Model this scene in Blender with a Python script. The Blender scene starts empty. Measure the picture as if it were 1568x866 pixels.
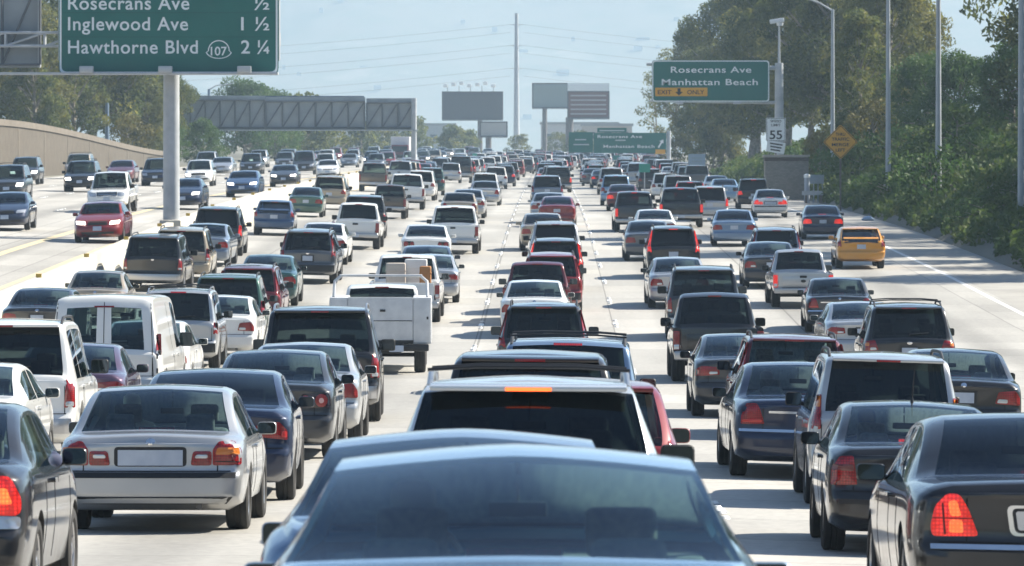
import bpy, bmesh, math, random
import numpy as np
from mathutils import Vector, Matrix
from mathutils.bvhtree import BVHTree

R = math.radians
scene = bpy.context.scene
COL = scene.collection
random.seed(7)

# ------------------------------------------------------------------ camera
F_PX = 8000.0                      # focal length in photograph pixels (1568 wide)
cam_d = bpy.data.cameras.new("camera")
cam = bpy.data.objects.new("camera", cam_d)
COL.objects.link(cam)
scene.camera = cam
cam.location = (0, 0, 2.2)
cam.rotation_euler = (R(90), 0, 0)
cam_d.sensor_width = 36.0
cam_d.lens = F_PX / 1568 * 36
cam_d.shift_x = -56 / 1568
cam_d.shift_y = -195 / 1568
HAZE_DENSITY = 0.0002
cam_d.clip_start = 1.0
cam_d.clip_end = 30000
cam_d.dof.use_dof = True
cam_d.dof.focus_distance = 75
cam_d.dof.aperture_fstop = 10.0

# ------------------------------------------------------------------ world and sun
SUN_EL, SUN_AZ = 40.0, 66.0        # azimuth clockwise from the driving direction (+Y)
world = bpy.data.worlds.new("World")
scene.world = world
world.use_nodes = True
wn = world.node_tree
sky_n = wn.nodes.new("ShaderNodeTexSky")
sky_n.sky_type = 'NISHITA'
sky_n.sun_disc = False
sky_n.sun_elevation = R(SUN_EL)
sky_n.sun_rotation = R(SUN_AZ)
sky_n.air_density = 1.0
sky_n.dust_density = 0.5
sky_n.ozone_density = 4.5
wn.links.new(sky_n.outputs[0], wn.nodes["Background"].inputs[0])
wn.nodes["Background"].inputs[1].default_value = 0.060
sun_l = bpy.data.lights.new("sun", 'SUN')
sun_l.energy = 5.0
sun_l.angle = R(0.53)
sun_l.color = (1.0, 0.93, 0.80)
sun_o = bpy.data.objects.new("sun", sun_l)
COL.objects.link(sun_o)
sdir = Vector((math.sin(R(SUN_AZ)) * math.cos(R(SUN_EL)), math.cos(R(SUN_AZ)) * math.cos(R(SUN_EL)), math.sin(R(SUN_EL))))
sun_o.rotation_euler = (-sdir).to_track_quat('-Z', 'Y').to_euler()
sun_o.location = (60, 60, 80)

scene.view_settings.view_transform = 'Standard'
scene.view_settings.look = 'None'
scene.view_settings.exposure = 1.32
scene.view_settings.gamma = 1.0
scene.view_settings.use_curve_mapping = False
cy = scene.cycles
cy.use_denoising = True
cy.max_bounces = 8
cy.diffuse_bounces = 2
cy.glossy_bounces = 4
cy.transmission_bounces = 4
cy.transparent_max_bounces = 24
cy.volume_bounces = 1
cy.sample_clamp_indirect = 6.0
cy.sample_clamp_direct = 30.0

# ------------------------------------------------------------------ curves
def pch(xs, ys):
    x = np.array(xs, float); y = np.array(ys, float)
    h = np.diff(x); m = np.diff(y) / h
    d = np.zeros_like(y)
    for i in range(1, len(x) - 1):
        if m[i-1] * m[i] > 0:
            w1 = 2*h[i] + h[i-1]; w2 = h[i] + 2*h[i-1]
            d[i] = (w1 + w2) / (w1 / m[i-1] + w2 / m[i])
    d[0] = m[0]; d[-1] = m[-1]
    def f(q):
        q = min(max(q, x[0]), x[-1])
        i = min(max(int(np.searchsorted(x, q)) - 1, 0), len(h) - 1)
        t = (q - x[i]) / h[i]
        return float(y[i]*(2*t**3 - 3*t**2 + 1) + h[i]*d[i]*(t**3 - 2*t**2 + t) + y[i+1]*(-2*t**3 + 3*t**2) + h[i]*d[i+1]*(t**3 - t**2))
    return f

def sstep(a, b, x):
    t = min(1.0, max(0.0, (x - a) / (b - a)))
    return t * t * (3 - 2 * t)

# the motorway dips away from the camera and climbs again to a far crest
_G = pch([-60, 0, 17, 22, 33, 50, 66, 82, 100, 115, 132, 154, 182, 205, 229, 285, 340, 400, 500, 650, 800, 1000, 1500, 6000],
         [2.2, 2.2, 2.45, 2.62, 3.05, 3.65, 4.0, 4.3, 4.6, 4.74, 4.78, 4.5, 4.05, 3.76, 3.46, 3.05, 2.82, 2.6, 2.3, 1.85, 1.35, .8, .6, .6])
def bend(y):
    """the far end of the motorway curves gently to the right"""
    return 8.0 * (max(0.0, y - 430) / 480) ** 2
def road_z(x, y):
    z = 2.2 - _G(y)
    return z + 0.028 * max(0.0, -x - 4.0) * sstep(70, 220, y) - .03 * max(0.0, x) * (1 - sstep(65, 115, y)) * sstep(18, 50, y)
def opp_z(x, y):
    return 2.2 - _G(y) + 0.75 + 0.026 * (-x - 14) 
def ground_z(x, y):
    return opp_z(x, y) if x < -14.3 else road_z(x, y)

# ------------------------------------------------------------------ materials
MATS = {}
def mat(name, color=(.5, .5, .5), rough=.5, metal=0.0, coat=0.0, spec=None, emit=None, estr=0.0, coat_rough=.03):
    if name in MATS: return MATS[name]
    m = bpy.data.materials.new(name); m.use_nodes = True
    b = m.node_tree.nodes["Principled BSDF"]
    b.inputs["Base Color"].default_value = (*color, 1)
    b.inputs["Roughness"].default_value = rough
    b.inputs["Metallic"].default_value = metal
    b.inputs["Coat Weight"].default_value = coat
    b.inputs["Coat Roughness"].default_value = coat_rough
    if spec is not None: b.inputs["Specular IOR Level"].default_value = spec
    if emit:
        b.inputs["Emission Color"].default_value = (*emit, 1)
        b.inputs["Emission Strength"].default_value = estr
    MATS[name] = m
    return m

def noise_mat(name, ramp, scale=5.0, rough=.8, detail=5, bump=0.0, coords='Object', rough2=None, bump_scale=None):
    """ramp: list of (pos, colour); colour varies with a 3-D noise."""
    if name in MATS: return MATS[name]
    m = bpy.data.materials.new(name); m.use_nodes = True
    nt = m.node_tree; b = nt.nodes["Principled BSDF"]
    tc = nt.nodes.new("ShaderNodeTexCoord")
    n = nt.nodes.new("ShaderNodeTexNoise"); n.inputs["Scale"].default_value = scale; n.inputs["Detail"].default_value = detail
    cr = nt.nodes.new("ShaderNodeValToRGB")
    while len(cr.color_ramp.elements) < len(ramp): cr.color_ramp.elements.new(.5)
    for e, (p, c) in zip(cr.color_ramp.elements, ramp):
        e.position = p; e.color = (*c, 1)
    nt.links.new(tc.outputs[coords], n.inputs["Vector"])
    nt.links.new(n.outputs["Fac"], cr.inputs["Fac"])
    nt.links.new(cr.outputs["Color"], b.inputs["Base Color"])
    b.inputs["Roughness"].default_value = rough
    if bump:
        n2 = nt.nodes.new("ShaderNodeTexNoise"); n2.inputs["Scale"].default_value = bump_scale or scale * 4; n2.inputs["Detail"].default_value = 4
        nt.links.new(tc.outputs[coords], n2.inputs["Vector"])
        bp = nt.nodes.new("ShaderNodeBump"); bp.inputs["Strength"].default_value = bump; bp.inputs["Distance"].default_value = .05
        nt.links.new(n2.outputs["Fac"], bp.inputs["Height"]); nt.links.new(bp.outputs["Normal"], b.inputs["Normal"])
    MATS[name] = m
    return m

def paint(name, color, metal=.0, rough=.32):
    """car paint: clear coat over pigment, road film thicker low on the body"""
    key = "paint_" + name
    if key in MATS: return MATS[key]
    m = bpy.data.materials.new(key); m.use_nodes = True
    nt = m.node_tree; b = nt.nodes["Principled BSDF"]
    tc = nt.nodes.new("ShaderNodeTexCoord")
    sep = nt.nodes.new("ShaderNodeSeparateXYZ"); nt.links.new(tc.outputs["Object"], sep.inputs[0])
    mr = nt.nodes.new("ShaderNodeMapRange"); mr.inputs[1].default_value = .15; mr.inputs[2].default_value = .75
    mr.inputs[3].default_value = .6; mr.inputs[4].default_value = .05
    nt.links.new(sep.outputs[2], mr.inputs[0])
    n = nt.nodes.new("ShaderNodeTexNoise"); n.inputs["Scale"].default_value = 3.5; n.inputs["Detail"].default_value = 6
    nt.links.new(tc.outputs["Object"], n.inputs["Vector"])
    mu = nt.nodes.new("ShaderNodeMath"); mu.operation = 'MULTIPLY'
    nt.links.new(mr.outputs[0], mu.inputs[0]); nt.links.new(n.outputs["Fac"], mu.inputs[1])
    mx = nt.nodes.new("ShaderNodeMix"); mx.data_type = 'RGBA'
    mx.inputs[6].default_value = (*color, 1)
    lum = sum(color) / 3
    mx.inputs[7].default_value = (.5*color[0] + .10, .5*color[1] + .09, .5*color[2] + .075, 1) if lum > .12 else (.7*color[0] + .013, .7*color[1] + .012, .7*color[2] + .011, 1)
    nt.links.new(mu.outputs[0], mx.inputs[0]); nt.links.new(mx.outputs[2], b.inputs["Base Color"])
    ma = nt.nodes.new("ShaderNodeMath"); ma.operation = 'MULTIPLY_ADD'; ma.inputs[1].default_value = .5; ma.inputs[2].default_value = rough
    nt.links.new(mu.outputs[0], ma.inputs[0]); nt.links.new(ma.outputs[0], b.inputs["Roughness"])
    b.inputs["Metallic"].default_value = metal
    b.inputs["Coat Weight"].default_value = 1.0
    b.inputs["Specular IOR Level"].default_value = .25
    mc = nt.nodes.new("ShaderNodeMath"); mc.operation = 'MULTIPLY_ADD'; mc.inputs[1].default_value = .5; mc.inputs[2].default_value = .03
    nt.links.new(mu.outputs[0], mc.inputs[0]); nt.links.new(mc.outputs[0], b.inputs["Coat Roughness"])
    MATS[key] = m
    return m

def glass(name, tint, rough=.015, ior=1.47):
    if name in MATS: return MATS[name]
    m = bpy.data.materials.new(name); m.use_nodes = True
    nt = m.node_tree; nt.nodes.remove(nt.nodes["Principled BSDF"])
    out = nt.nodes["Material Output"]
    tr = nt.nodes.new("ShaderNodeBsdfTransparent"); tr.inputs[0].default_value = (*tint, 1)
    gl = nt.nodes.new("ShaderNodeBsdfGlossy"); gl.inputs["Roughness"].default_value = rough
    gl.inputs[0].default_value = (.85, .93, 1, 1)
    fr = nt.nodes.new("ShaderNodeFresnel"); fr.inputs[0].default_value = ior
    ms = nt.nodes.new("ShaderNodeMixShader")
    nt.links.new(fr.outputs[0], ms.inputs[0]); nt.links.new(tr.outputs[0], ms.inputs[1]); nt.links.new(gl.outputs[0], ms.inputs[2])
    nt.links.new(ms.outputs[0], out.inputs[0])
    MATS[name] = m
    return m

GLASS = glass("car_glass", (.74, .93, .91))
GLASS_CLEAR = glass("windscreen_glass", (.80, .93, .91))
GLASS_SHINY = glass("sky_lit_glass", (.68, 1.0, .95), .03, 1.5)
GLASS_VAN = glass("van_glass", (.30, .40, .40))
GLASS_TINT = glass("privacy_glass", (.09, .12, .12))
DARK = mat("dark_trim", (.012, .012, .013), .55)
INTERIOR = mat("cabin_lining", (.17, .17, .165), .8)
SEATM = noise_mat("seat_cloth", [(.3, (.06, .06, .062)), (.7, (.11, .107, .10))], 30, .85)
RUBBER = noise_mat("tyre_rubber", [(.3, (.012, .012, .012)), (.75, (.03, .028, .026))], 8, .8)
ALLOY = mat("wheel_alloy", (.45, .45, .46), .3, .9)
CHROME = mat("chrome", (.75, .76, .78), .12, 1.0)
PLATE = noise_mat("number_plate", [(.3, (.36, .41, .50)), (.7, (.46, .51, .58))], 6, .35)
PLATE_INK = mat("plate_ink", (.03, .05, .16), .5)
def lens(name, color, emit=None, estr=0.0):
    """moulded lens: small facets break up colour and glow"""
    m = mat(name, color, .12, 0, .6)
    nt = m.node_tree; b = nt.nodes["Principled BSDF"]
    tc = nt.nodes.new("ShaderNodeTexCoord"); vo = nt.nodes.new("ShaderNodeTexVoronoi"); vo.inputs["Scale"].default_value = 38; vo.inputs["Randomness"].default_value = .15
    nt.links.new(tc.outputs["Object"], vo.inputs["Vector"])
    mr = nt.nodes.new("ShaderNodeMapRange"); mr.inputs[1].default_value = 0; mr.inputs[2].default_value = .6; mr.inputs[3].default_value = 1.25; mr.inputs[4].default_value = .45
    nt.links.new(vo.outputs["Distance"], mr.inputs[0])
    mx = nt.nodes.new("ShaderNodeMix"); mx.data_type = 'RGBA'; mx.blend_type = 'MULTIPLY'; mx.inputs[0].default_value = 1
    mx.inputs[6].default_value = (*color, 1); nt.links.new(mr.outputs[0], mx.inputs[7]); nt.links.new(mx.outputs[2], b.inputs["Base Color"])
    bp = nt.nodes.new("ShaderNodeBump"); bp.inputs["Strength"].default_value = .5; bp.inputs["Distance"].default_value = .004
    nt.links.new(vo.outputs["Distance"], bp.inputs["Height"]); nt.links.new(bp.outputs[0], b.inputs["Normal"])
    if emit:
        b.inputs["Emission Color"].default_value = (*emit, 1)
        mm = nt.nodes.new("ShaderNodeMath"); mm.operation = 'MULTIPLY'; mm.inputs[1].default_value = estr
        nt.links.new(mr.outputs[0], mm.inputs[0]); nt.links.new(mm.outputs[0], b.inputs["Emission Strength"])
    return m
RED = lens("tail_lens_red", (.36, .009, .011))
RED_LIT = lens("tail_lens_lit", (.4, .01, .01), (1, .03, .015), .42)
RED_HOT = lens("tail_lens_hot", (.5, .08, .03), (1, .17, .03), .95)
AMBER = mat("lens_amber", (.55, .16, .02), .15, 0, .6)
AMBER_LIT = mat("lens_amber_lit", (.6, .2, .05), .2, 0, .3, emit=(1, .11, .016), estr=1.2)
CLEAR = mat("lens_clear", (.55, .56, .58), .1, .5, .8)
HEAD_LIT = mat("headlamp_lit", (.9, .9, .85), .15, 0, .5, emit=(1, .93, .82), estr=2.8)
SEAM = mat("panel_gap", (.004, .004, .004), .9)
MIRROR = mat("mirror_glass", (.05, .06, .07), .05, 1.0)

# ------------------------------------------------------------------ mesh helpers
def obj(name, me, parent=None, loc=None, mats=None, **props):
    o = bpy.data.objects.new(name, me)
    COL.objects.link(o)
    if parent is not None: o.parent = parent
    if loc is not None: o.location = loc
    for k, v in props.items(): o[k] = v
    return o

def finish(me, mats, smooth=True, angle=38):
    me.materials.clear()
    for m in mats: me.materials.append(m)
    if smooth:
        me.polygons.foreach_set("use_smooth", [True] * len(me.polygons))
        me.set_sharp_from_angle(angle=R(angle))
    me.update()
    return me

def mesh_of(name, verts, faces, mats, smooth=True, angle=38, midx=None):
    me = bpy.data.meshes.new(name)
    me.from_pydata([tuple(v) for v in verts], [], [tuple(f) for f in faces])
    me.validate(clean_customdata=False)
    if midx is not None and len(midx) == len(me.polygons): me.polygons.foreach_set("material_index", midx)
    return finish(me, mats, smooth, angle)

def bm_mesh(name, bm, mats, smooth=True, angle=38):
    me = bpy.data.meshes.new(name)
    bmesh.ops.recalc_face_normals(bm, faces=bm.faces)
    bm.to_mesh(me); bm.free()
    return finish(me, mats, smooth, angle)

def add_box(bm, c, s, bev=0.0, seg=2, rot=None, mi=0):
    r = bmesh.ops.create_cube(bm, size=1.0)
    vs = r['verts']
    for v in vs:
        v.co = Vector((v.co.x * s[0], v.co.y * s[1], v.co.z * s[2]))
    if bev > 0:
        es = list({e for v in vs for e in v.link_edges})
        rr = bmesh.ops.bevel(bm, geom=es, offset=min(bev, min(s) * .49), segments=seg, profile=.6, affect='EDGES', clamp_overlap=True)
        vs = list({v for f in rr['faces'] for v in f.verts} | {v for v in vs if v.is_valid})
        seen = set(vs); st = list(vs)
        while st:
            v = st.pop()
            for e in v.link_edges:
                o_ = e.other_vert(v)
                if o_ not in seen: seen.add(o_); st.append(o_)
        vs = list(seen)
    M = Matrix.Translation(Vector(c)) @ (rot.to_4x4() if rot is not None else Matrix.Identity(4))
    for v in vs: v.co = M @ v.co
    if mi:
        for f in {f for v in vs for f in v.link_faces}: f.material_index = mi
    return vs

def box_mesh(name, c, s, m, bev=.0, seg=2, rot=None):
    bm = bmesh.new(); add_box(bm, c, s, bev, seg, rot)
    return bm_mesh(name, bm, [m])

def add_tube(bm, pts, rads, n=8, cap=True, mi=0):
    pts = [Vector(p) for p in pts]
    rings = []
    for i, p in enumerate(pts):
        a = pts[max(i-1, 0)]; b = pts[min(i+1, len(pts)-1)]
        t = (b - a).normalized()
        u = t.cross(Vector((0, 0, 1)) if abs(t.z) < .9 else Vector((0, 1, 0))).normalized(); w = t.cross(u)
        r = rads[i] if isinstance(rads, (list, tuple)) else rads
        rings.append([bm.verts.new(p + (u * math.cos(k*2*math.pi/n) + w * math.sin(k*2*math.pi/n)) * r) for k in range(n)])
    for i in range(len(rings)-1):
        for k in range(n):
            f = bm.faces.new((rings[i][k], rings[i][(k+1) % n], rings[i+1][(k+1) % n], rings[i+1][k])); f.material_index = mi
    if cap:
        f = bm.faces.new(rings[0]); f.material_index = mi
        f = bm.faces.new(list(reversed(rings[-1]))); f.material_index = mi

def tube_mesh(name, pts, rads, m, n=8):
    bm = bmesh.new(); add_tube(bm, pts, rads, n)
    return bm_mesh(name, bm, [m])

# ------------------------------------------------------------------ vehicle bodies
class Spec: pass

SEG = [2, 2, 7, 6, 2, 4, 2, 2, 6]      # subdivisions between the ten section control points

def section(S, y):
    zr = S.zr(y); zb = S.zb(y); w = S.w(y)
    zbelt = min(S.belt(y), zr - .02)
    h = zr - zbelt
    cr = min(S.crown, h * .5)
    wb = w - S.belt_in
    wre = wb - .03 - S.tum * h
    p5 = (wb, zbelt); p7 = (wre, zr - cr * 1.2)
    t = S.glass_top
    p6 = (p5[0] + (p7[0]-p5[0]) * t, p5[1] + (p7[1]-p5[1]) * t)
    pil = S.pil
    P = [(0, zb), (w - .16, zb), (w - .045, zb + .07), (w, zb + .52*(zbelt - zb)), (w - .01, zbelt - .085), p5, p6, p7, (wre - pil, zr - cr * .5), (0, zr)]
    ext = [(-P[1][0], P[1][1])] + P + [(-P[8][0], P[8][1])]
    out = []
    for k in range(9):
        a, b, c, d = ext[k], ext[k+1], ext[k+2], ext[k+3]
        n = SEG[k]
        lin = k in (0, 1)
        for q in range(n):
            u = q / n
            if lin:
                out.append((b[0] + (c[0]-b[0])*u, b[1] + (c[1]-b[1])*u)); continue
            # cardinal spline with chord-limited tangents
            lc = math.hypot(c[0]-b[0], c[1]-b[1])
            def tan(p, q_, r_):
                l1 = math.hypot(q_[0]-p[0], q_[1]-p[1]); l2 = math.hypot(r_[0]-q_[0], r_[1]-q_[1])
                dx, dz = r_[0]-p[0], r_[1]-p[1]; L = math.hypot(dx, dz) + 1e-9
                s = min(l1, l2, lc) * 0.9
                return dx / L * s, dz / L * s
            m1 = tan(a, b, c); m2 = tan(b, c, d)
            h00 = 2*u**3 - 3*u**2 + 1; h10 = u**3 - 2*u**2 + u; h01 = -2*u**3 + 3*u**2; h11 = u**3 - u**2
            out.append((h00*b[0] + h10*m1[0] + h01*c[0] + h11*m2[0], h00*b[1] + h10*m1[1] + h01*c[1] + h11*m2[1]))
    out.append(P[9])
    return out

JB = [0]
for _s in SEG: JB.append(JB[-1] + _s)    # section index of each control point
MJ = JB[-1]

def loft_body(S):
    """one closed shell; face material: 0 paint 1 dark 2 rear window 3 windscreen 4-7 side windows"""
    ys = sorted(set([round(k, 4) for k in S.keys]))
    full = []
    for a, b in zip(ys, ys[1:]):
        n = max(1, int(math.ceil((b - a) / (.05 if (b - ys[0] < .5 or ys[-1] - a < .35) else .13))))
        full += [a + (b - a) * k / n for k in range(n)]
    full.append(ys[-1])
    bm = bmesh.new()
    rings = []
    y0, y1 = full[0], full[-1]
    def disp(x, y, z):
        dy = 0
        if S.tail:
            wgt = max(0.0, 1 - (y - y0) / .45) ** 1.5
            dy += S.tail(z) * wgt
        if S.nose:
            wgt = max(0.0, 1 - (y1 - y) / .5) ** 1.5
            dy -= S.nose(z) * wgt
        return y + dy
    for y in full:
        sec = section(S, y)
        ring = []
        for j in range(MJ + 1):
            x, z = sec[j]
            ring.append(bm.verts.new((x, disp(x, y, z), z)))
        for j in range(MJ - 1, 0, -1):
            x, z = sec[j]
            ring.append(bm.verts.new((-x, disp(x, y, z), z)))
        rings.append(ring)
    N = 2 * MJ
    for i in range(len(full) - 1):
        ym = .5 * (full[i] + full[i+1])
        for q in range(N):
            f = bm.faces.new((rings[i][q], rings[i][(q+1) % N], rings[i+1][(q+1) % N], rings[i+1][q]))
            right = q < MJ
            j = q if right else N - 1 - q
            mi = 0
            if j >= JB[8]:
                if S.rear and S.rear[0] < ym < S.rear[1]:
                    mi = 2
                    if S.split_rear and j >= MJ - 1: mi = 0
                    if S.split_rear and j == JB[8]: mi = 0
                elif S.wind[0] < ym < S.wind[1]: mi = 3
            elif JB[5] <= j < JB[6]:
                for k, (a, b) in enumerate(S.side):
                    if a < ym < b: mi = (4 if right else 6) + min(k, 1)
            if j < JB[2]: mi = 1
            f.material_index = mi
    def cap(ring, y, sgn, bulge):
        nc = 12
        wmax = max(v.co.x for v in ring)
        rows = []
        for j in range(MJ + 1):
            vr = ring[j]; vl = ring[(N - j) % N]
            if j in (0, MJ): rows.append([vr]); continue
            row = [vr]
            for k in range(1, nc):
                t = k / nc
                c = vr.co.lerp(vl.co, t)
                c.y += sgn * bulge * (1 - (c.x / vr.co.x) ** 2) * (1 if abs(vr.co.x) > .3 * wmax else .3)
                row.append(bm.verts.new(c))
            row.append(vl); rows.append(row)
        for j in range(MJ):
            a, b = rows[j], rows[j+1]
            for k in range(nc):
                if len(a) == 1: vs = (a[0], b[k], b[k+1])
                elif len(b) == 1: vs = (a[k], b[0], a[k+1])
                else: vs = (a[k], b[k], b[k+1], a[k+1])
                f = bm.faces.new(vs)
                f.material_index = 1 if j < JB[2] else 0
    cap(rings[0], y0, -1, S.tail_bulge); cap(rings[-1], y1, 1, S.nose_bulge)
    bmesh.ops.recalc_face_normals(bm, faces=bm.faces)
    return bm

def wheel_cutter(S):
    bm = bmesh.new()
    for y in S.axles:
        for sx in (-1, 1):
            r = bmesh.ops.create_cone(bm, cap_ends=True, segments=32, radius1=S.wr + S.arch, radius2=S.wr + S.arch, depth=.62,
                                      matrix=Matrix.Translation((sx * (S.hw + .02), y, S.wr)) @ Matrix.Rotation(R(90), 4, 'Y'))
    for f in bm.faces: f.material_index = 1
    return bm

DUMMY = [bpy.data.materials.new("slot%d" % i) for i in range(8)]
def carve(bm, cutter):
    me = bpy.data.meshes.new("tmp_body"); bm.to_mesh(me); bm.free()
    mc = bpy.data.meshes.new("tmp_cut"); cutter.to_mesh(mc); cutter.free()
    for m in DUMMY: me.materials.append(m); mc.materials.append(m)
    o = bpy.data.objects.new("tmp_body", me); c = bpy.data.objects.new("tmp_cut", mc)
    COL.objects.link(o); COL.objects.link(c)
    md = o.modifiers.new("b", 'BOOLEAN'); md.operation = 'DIFFERENCE'; md.solver = 'EXACT'; md.object = c; md.material_mode = 'INDEX'
    dg = bpy.context.evaluated_depsgraph_get()
    res = bpy.data.meshes.new_from_object(o.evaluated_get(dg))
    bpy.data.objects.remove(o); bpy.data.objects.remove(c); bpy.data.meshes.remove(me); bpy.data.meshes.remove(mc)
    return res

class Part:
    def __init__(s, name, me, lod=0, role=None, parent=None, only=None):
        s.name, s.me, s.lod, s.role, s.parent, s.only = name, me, lod, role, parent, only

class Proto:
    def __init__(s): s.parts = []; s.spec = None
    def add(s, name, me, lod=0, role=None, parent=None, only=None):
        p = Part(name, me, lod, role, parent, only); s.parts.append(p); return p

def split_glass(res, S, P, tint):
    bm = bmesh.new(); bm.from_mesh(res)
    bvh = BVHTree.FromBMesh(bm)
    names = {2: "rear_window", 3: "windscreen", 4: "side_window", 5: "side_window", 6: "side_window", 7: "side_window"}
    for mi in range(2, 8):
        b2 = bm.copy()
        kill = [f for f in b2.faces if f.material_index != mi]
        if len(kill) == len(b2.faces): b2.free(); continue
        bmesh.ops.delete(b2, geom=kill, context='FACES')
        for f in b2.faces: f.material_index = 0
        try:
            r = bmesh.ops.inset_region(b2, faces=b2.faces[:], thickness=.022 if mi in (2, 3) else .014, depth=0, use_boundary=True, use_even_offset=True)
            for f in r['faces']: f.material_index = 1
        except Exception: pass
        me = bpy.data.meshes.new(names[mi]); b2.to_mesh(me); b2.free()
        g = {2: GLASS_TINT if tint else GLASS, 3: GLASS_CLEAR}.get(mi, GLASS_TINT if (tint and mi in (4, 6)) else GLASS)
        finish(me, [g, DARK])
        P.add(names[mi], me, 0, "glass%d" % mi)
    bmesh.ops.delete(bm, geom=[f for f in bm.faces if f.material_index >= 2], context='FACES')
    me = bpy.data.meshes.new("body_shell"); bm.to_mesh(me); bm.free()
    for m in DUMMY[:2]: me.materials.append(m)
    o = bpy.data.objects.new("tmp_shell", me); COL.objects.link(o)
    md = o.modifiers.new("s", 'SOLIDIFY'); md.thickness = .022; md.offset = -1; md.material_offset = 1; md.material_offset_rim = 1
    dg = bpy.context.evaluated_depsgraph_get()
    out = bpy.data.meshes.new_from_object(o.evaluated_get(dg))
    bpy.data.objects.remove(o); bpy.data.meshes.remove(me)
    idx = [min(p.material_index, 1) for p in out.polygons]
    out.polygons.foreach_set("material_index", idx)
    finish(out, [DARK, DARK], True, 40)
    out.name = "body"
    P.parts.insert(0, Part("body", out, 0, "paint"))
    return bvh

# --- patches laid on the body: lamps, plates, strips, seams
def cast(bvh, axis, u, v):
    if axis == 'rear': o, d = Vector((u, -3, v)), Vector((0, 1, 0))
    elif axis == 'front': o, d = Vector((u, 12, v)), Vector((0, -1, 0))
    elif axis == 'right': o, d = Vector((4, u, v)), Vector((-1, 0, 0))
    elif axis == 'left': o, d = Vector((-4, u, v)), Vector((1, 0, 0))
    else: o, d = Vector((u, v, 5)), Vector((0, 0, -1))
    h = bvh.ray_cast(o, d)
    return h[0], d, o

def lay(bvh, axis, uvs, off):
    pts = []; last = None
    hits = []
    for u, v in uvs:
        h, d, o = cast(bvh, axis, u, v)
        hits.append((h, d, o))
    good = [(h - o).length for h, d, o in hits if h is not None]
    md = sorted(good)[len(good)//2] if good else 3.0
    for h, d, o in hits:
        L = (h - o).length if h is not None else md
        if L > md + .35: L = md + .02
        pts.append(o + d * (L - off))
    return pts, hits[0][1]

def quad_patch(bvh, axis, c, nu=6, nv=3, off=.008, thick=.03):
    """c: four corners (u, v) anticlockwise from lower inner"""
    uvs = []
    for j in range(nv + 1):
        for i in range(nu + 1):
            s, t = i / nu, j / nv
            uvs.append(tuple((c[0][k]*(1-s) + c[1][k]*s)*(1-t) + (c[3][k]*(1-s) + c[2][k]*s)*t for k in (0, 1)))
    pts, d = lay(bvh, axis, uvs, off)
    faces = []
    ix = lambda i, j: j * (nu + 1) + i
    for j in range(nv):
        for i in range(nu): faces.append((ix(i, j), ix(i+1, j), ix(i+1, j+1), ix(i, j+1)))
    ring = [ix(i, 0) for i in range(nu)] + [ix(nu, j) for j in range(nv)] + [ix(i, nv) for i in range(nu, 0, -1)] + [ix(0, j) for j in range(nv, 0, -1)]
    return _skirt(pts, faces, ring, d, thick)

def _skirt(pts, faces, ring, d, thick):
    base = len(pts)
    pts = list(pts) + [pts[k] + d * thick for k in ring]
    n = len(ring)
    for k in range(n): faces.append((ring[k], ring[(k+1) % n], base + (k+1) % n, base + k))
    bm = bmesh.new()
    vs = [bm.verts.new(p) for p in pts]
    for f in faces:
        try: bm.faces.new([vs[k] for k in f])
        except ValueError: pass
    return bm

def rounded(poly, r, n=4):
    out = []
    m = len(poly)
    for i in range(m):
        a, b, c = Vector(poly[i-1]), Vector(poly[i]), Vector(poly[(i+1) % m])
        ra = min(r, (a-b).length * .45); rc = min(r, (c-b).length * .45)
        p = b + (a-b).normalized() * ra; q = b + (c-b).normalized() * rc
        for k in range(n + 1):
            t = k / n
            out.append(tuple(p*(1-t)**2 + b*2*t*(1-t) + q*t*t))
    res = []
    for i in range(len(out)):
        a, b = Vector(out[i]), Vector(out[(i+1) % len(out)])
        L = (b-a).length; k = max(1, int(L / .07))
        for q in range(k): res.append(tuple(a.lerp(b, q / k)))
    return res

def poly_patch(bvh, axis, poly, r=.03, rings=3, off=.008, thick=.03, dome=.0):
    ol = rounded(poly, r)
    cx = sum(p[0] for p in ol)/len(ol); cy_ = sum(p[1] for p in ol)/len(ol)
    uvs = []
    for q in range(rings, 0, -1):
        t = q / rings
        uvs += [(cx + (p[0]-cx)*t, cy_ + (p[1]-cy_)*t) for p in ol]
    uvs.append((cx, cy_))
    pts, d = lay(bvh, axis, uvs, off)
    n = len(ol)
    if dome:
        for q in range(rings):
            t = (rings - q) / rings
            for k in range(n): pts[q*n + k] = pts[q*n + k] - d * dome * (1 - t*t)
        pts[-1] = pts[-1] - d * dome
    faces = []
    for q in range(rings - 1):
        for k in range(n): faces.append((q*n + k, q*n + (k+1) % n, (q+1)*n + (k+1) % n, (q+1)*n + k))
    for k in range(n): faces.append(((rings-1)*n + k, (rings-1)*n + (k+1) % n, rings*n))
    return _skirt(pts, faces, list(range(n)), d, thick)

def strip_uv(a, b, w):
    a, b = Vector(a), Vector(b); t = (b - a).normalized(); n = Vector((-t.y, t.x)) * (w/2)
    return [tuple(a - n), tuple(b - n), tuple(b + n), tuple(a + n)]

def mir(poly): return [(-u, v) for u, v in poly][::-1]

# --- wheels, mirrors, seats shared by all
def lathe_x(name, prof, mats, n=30, midx=None):
    vs = []; fs = []; mi = []
    m = len(prof)
    for k in range(n):
        a = 2*math.pi*k/n
        for x, r in prof: vs.append((x, r*math.cos(a), r*math.sin(a)))
    for k in range(n):
        for i in range(m-1):
            fs.append((k*m+i, ((k+1) % n)*m+i, ((k+1) % n)*m+i+1, k*m+i+1)); mi.append(midx[i] if midx else 0)
    return mesh_of(name, vs, fs, mats, True, 35, mi)

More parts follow.
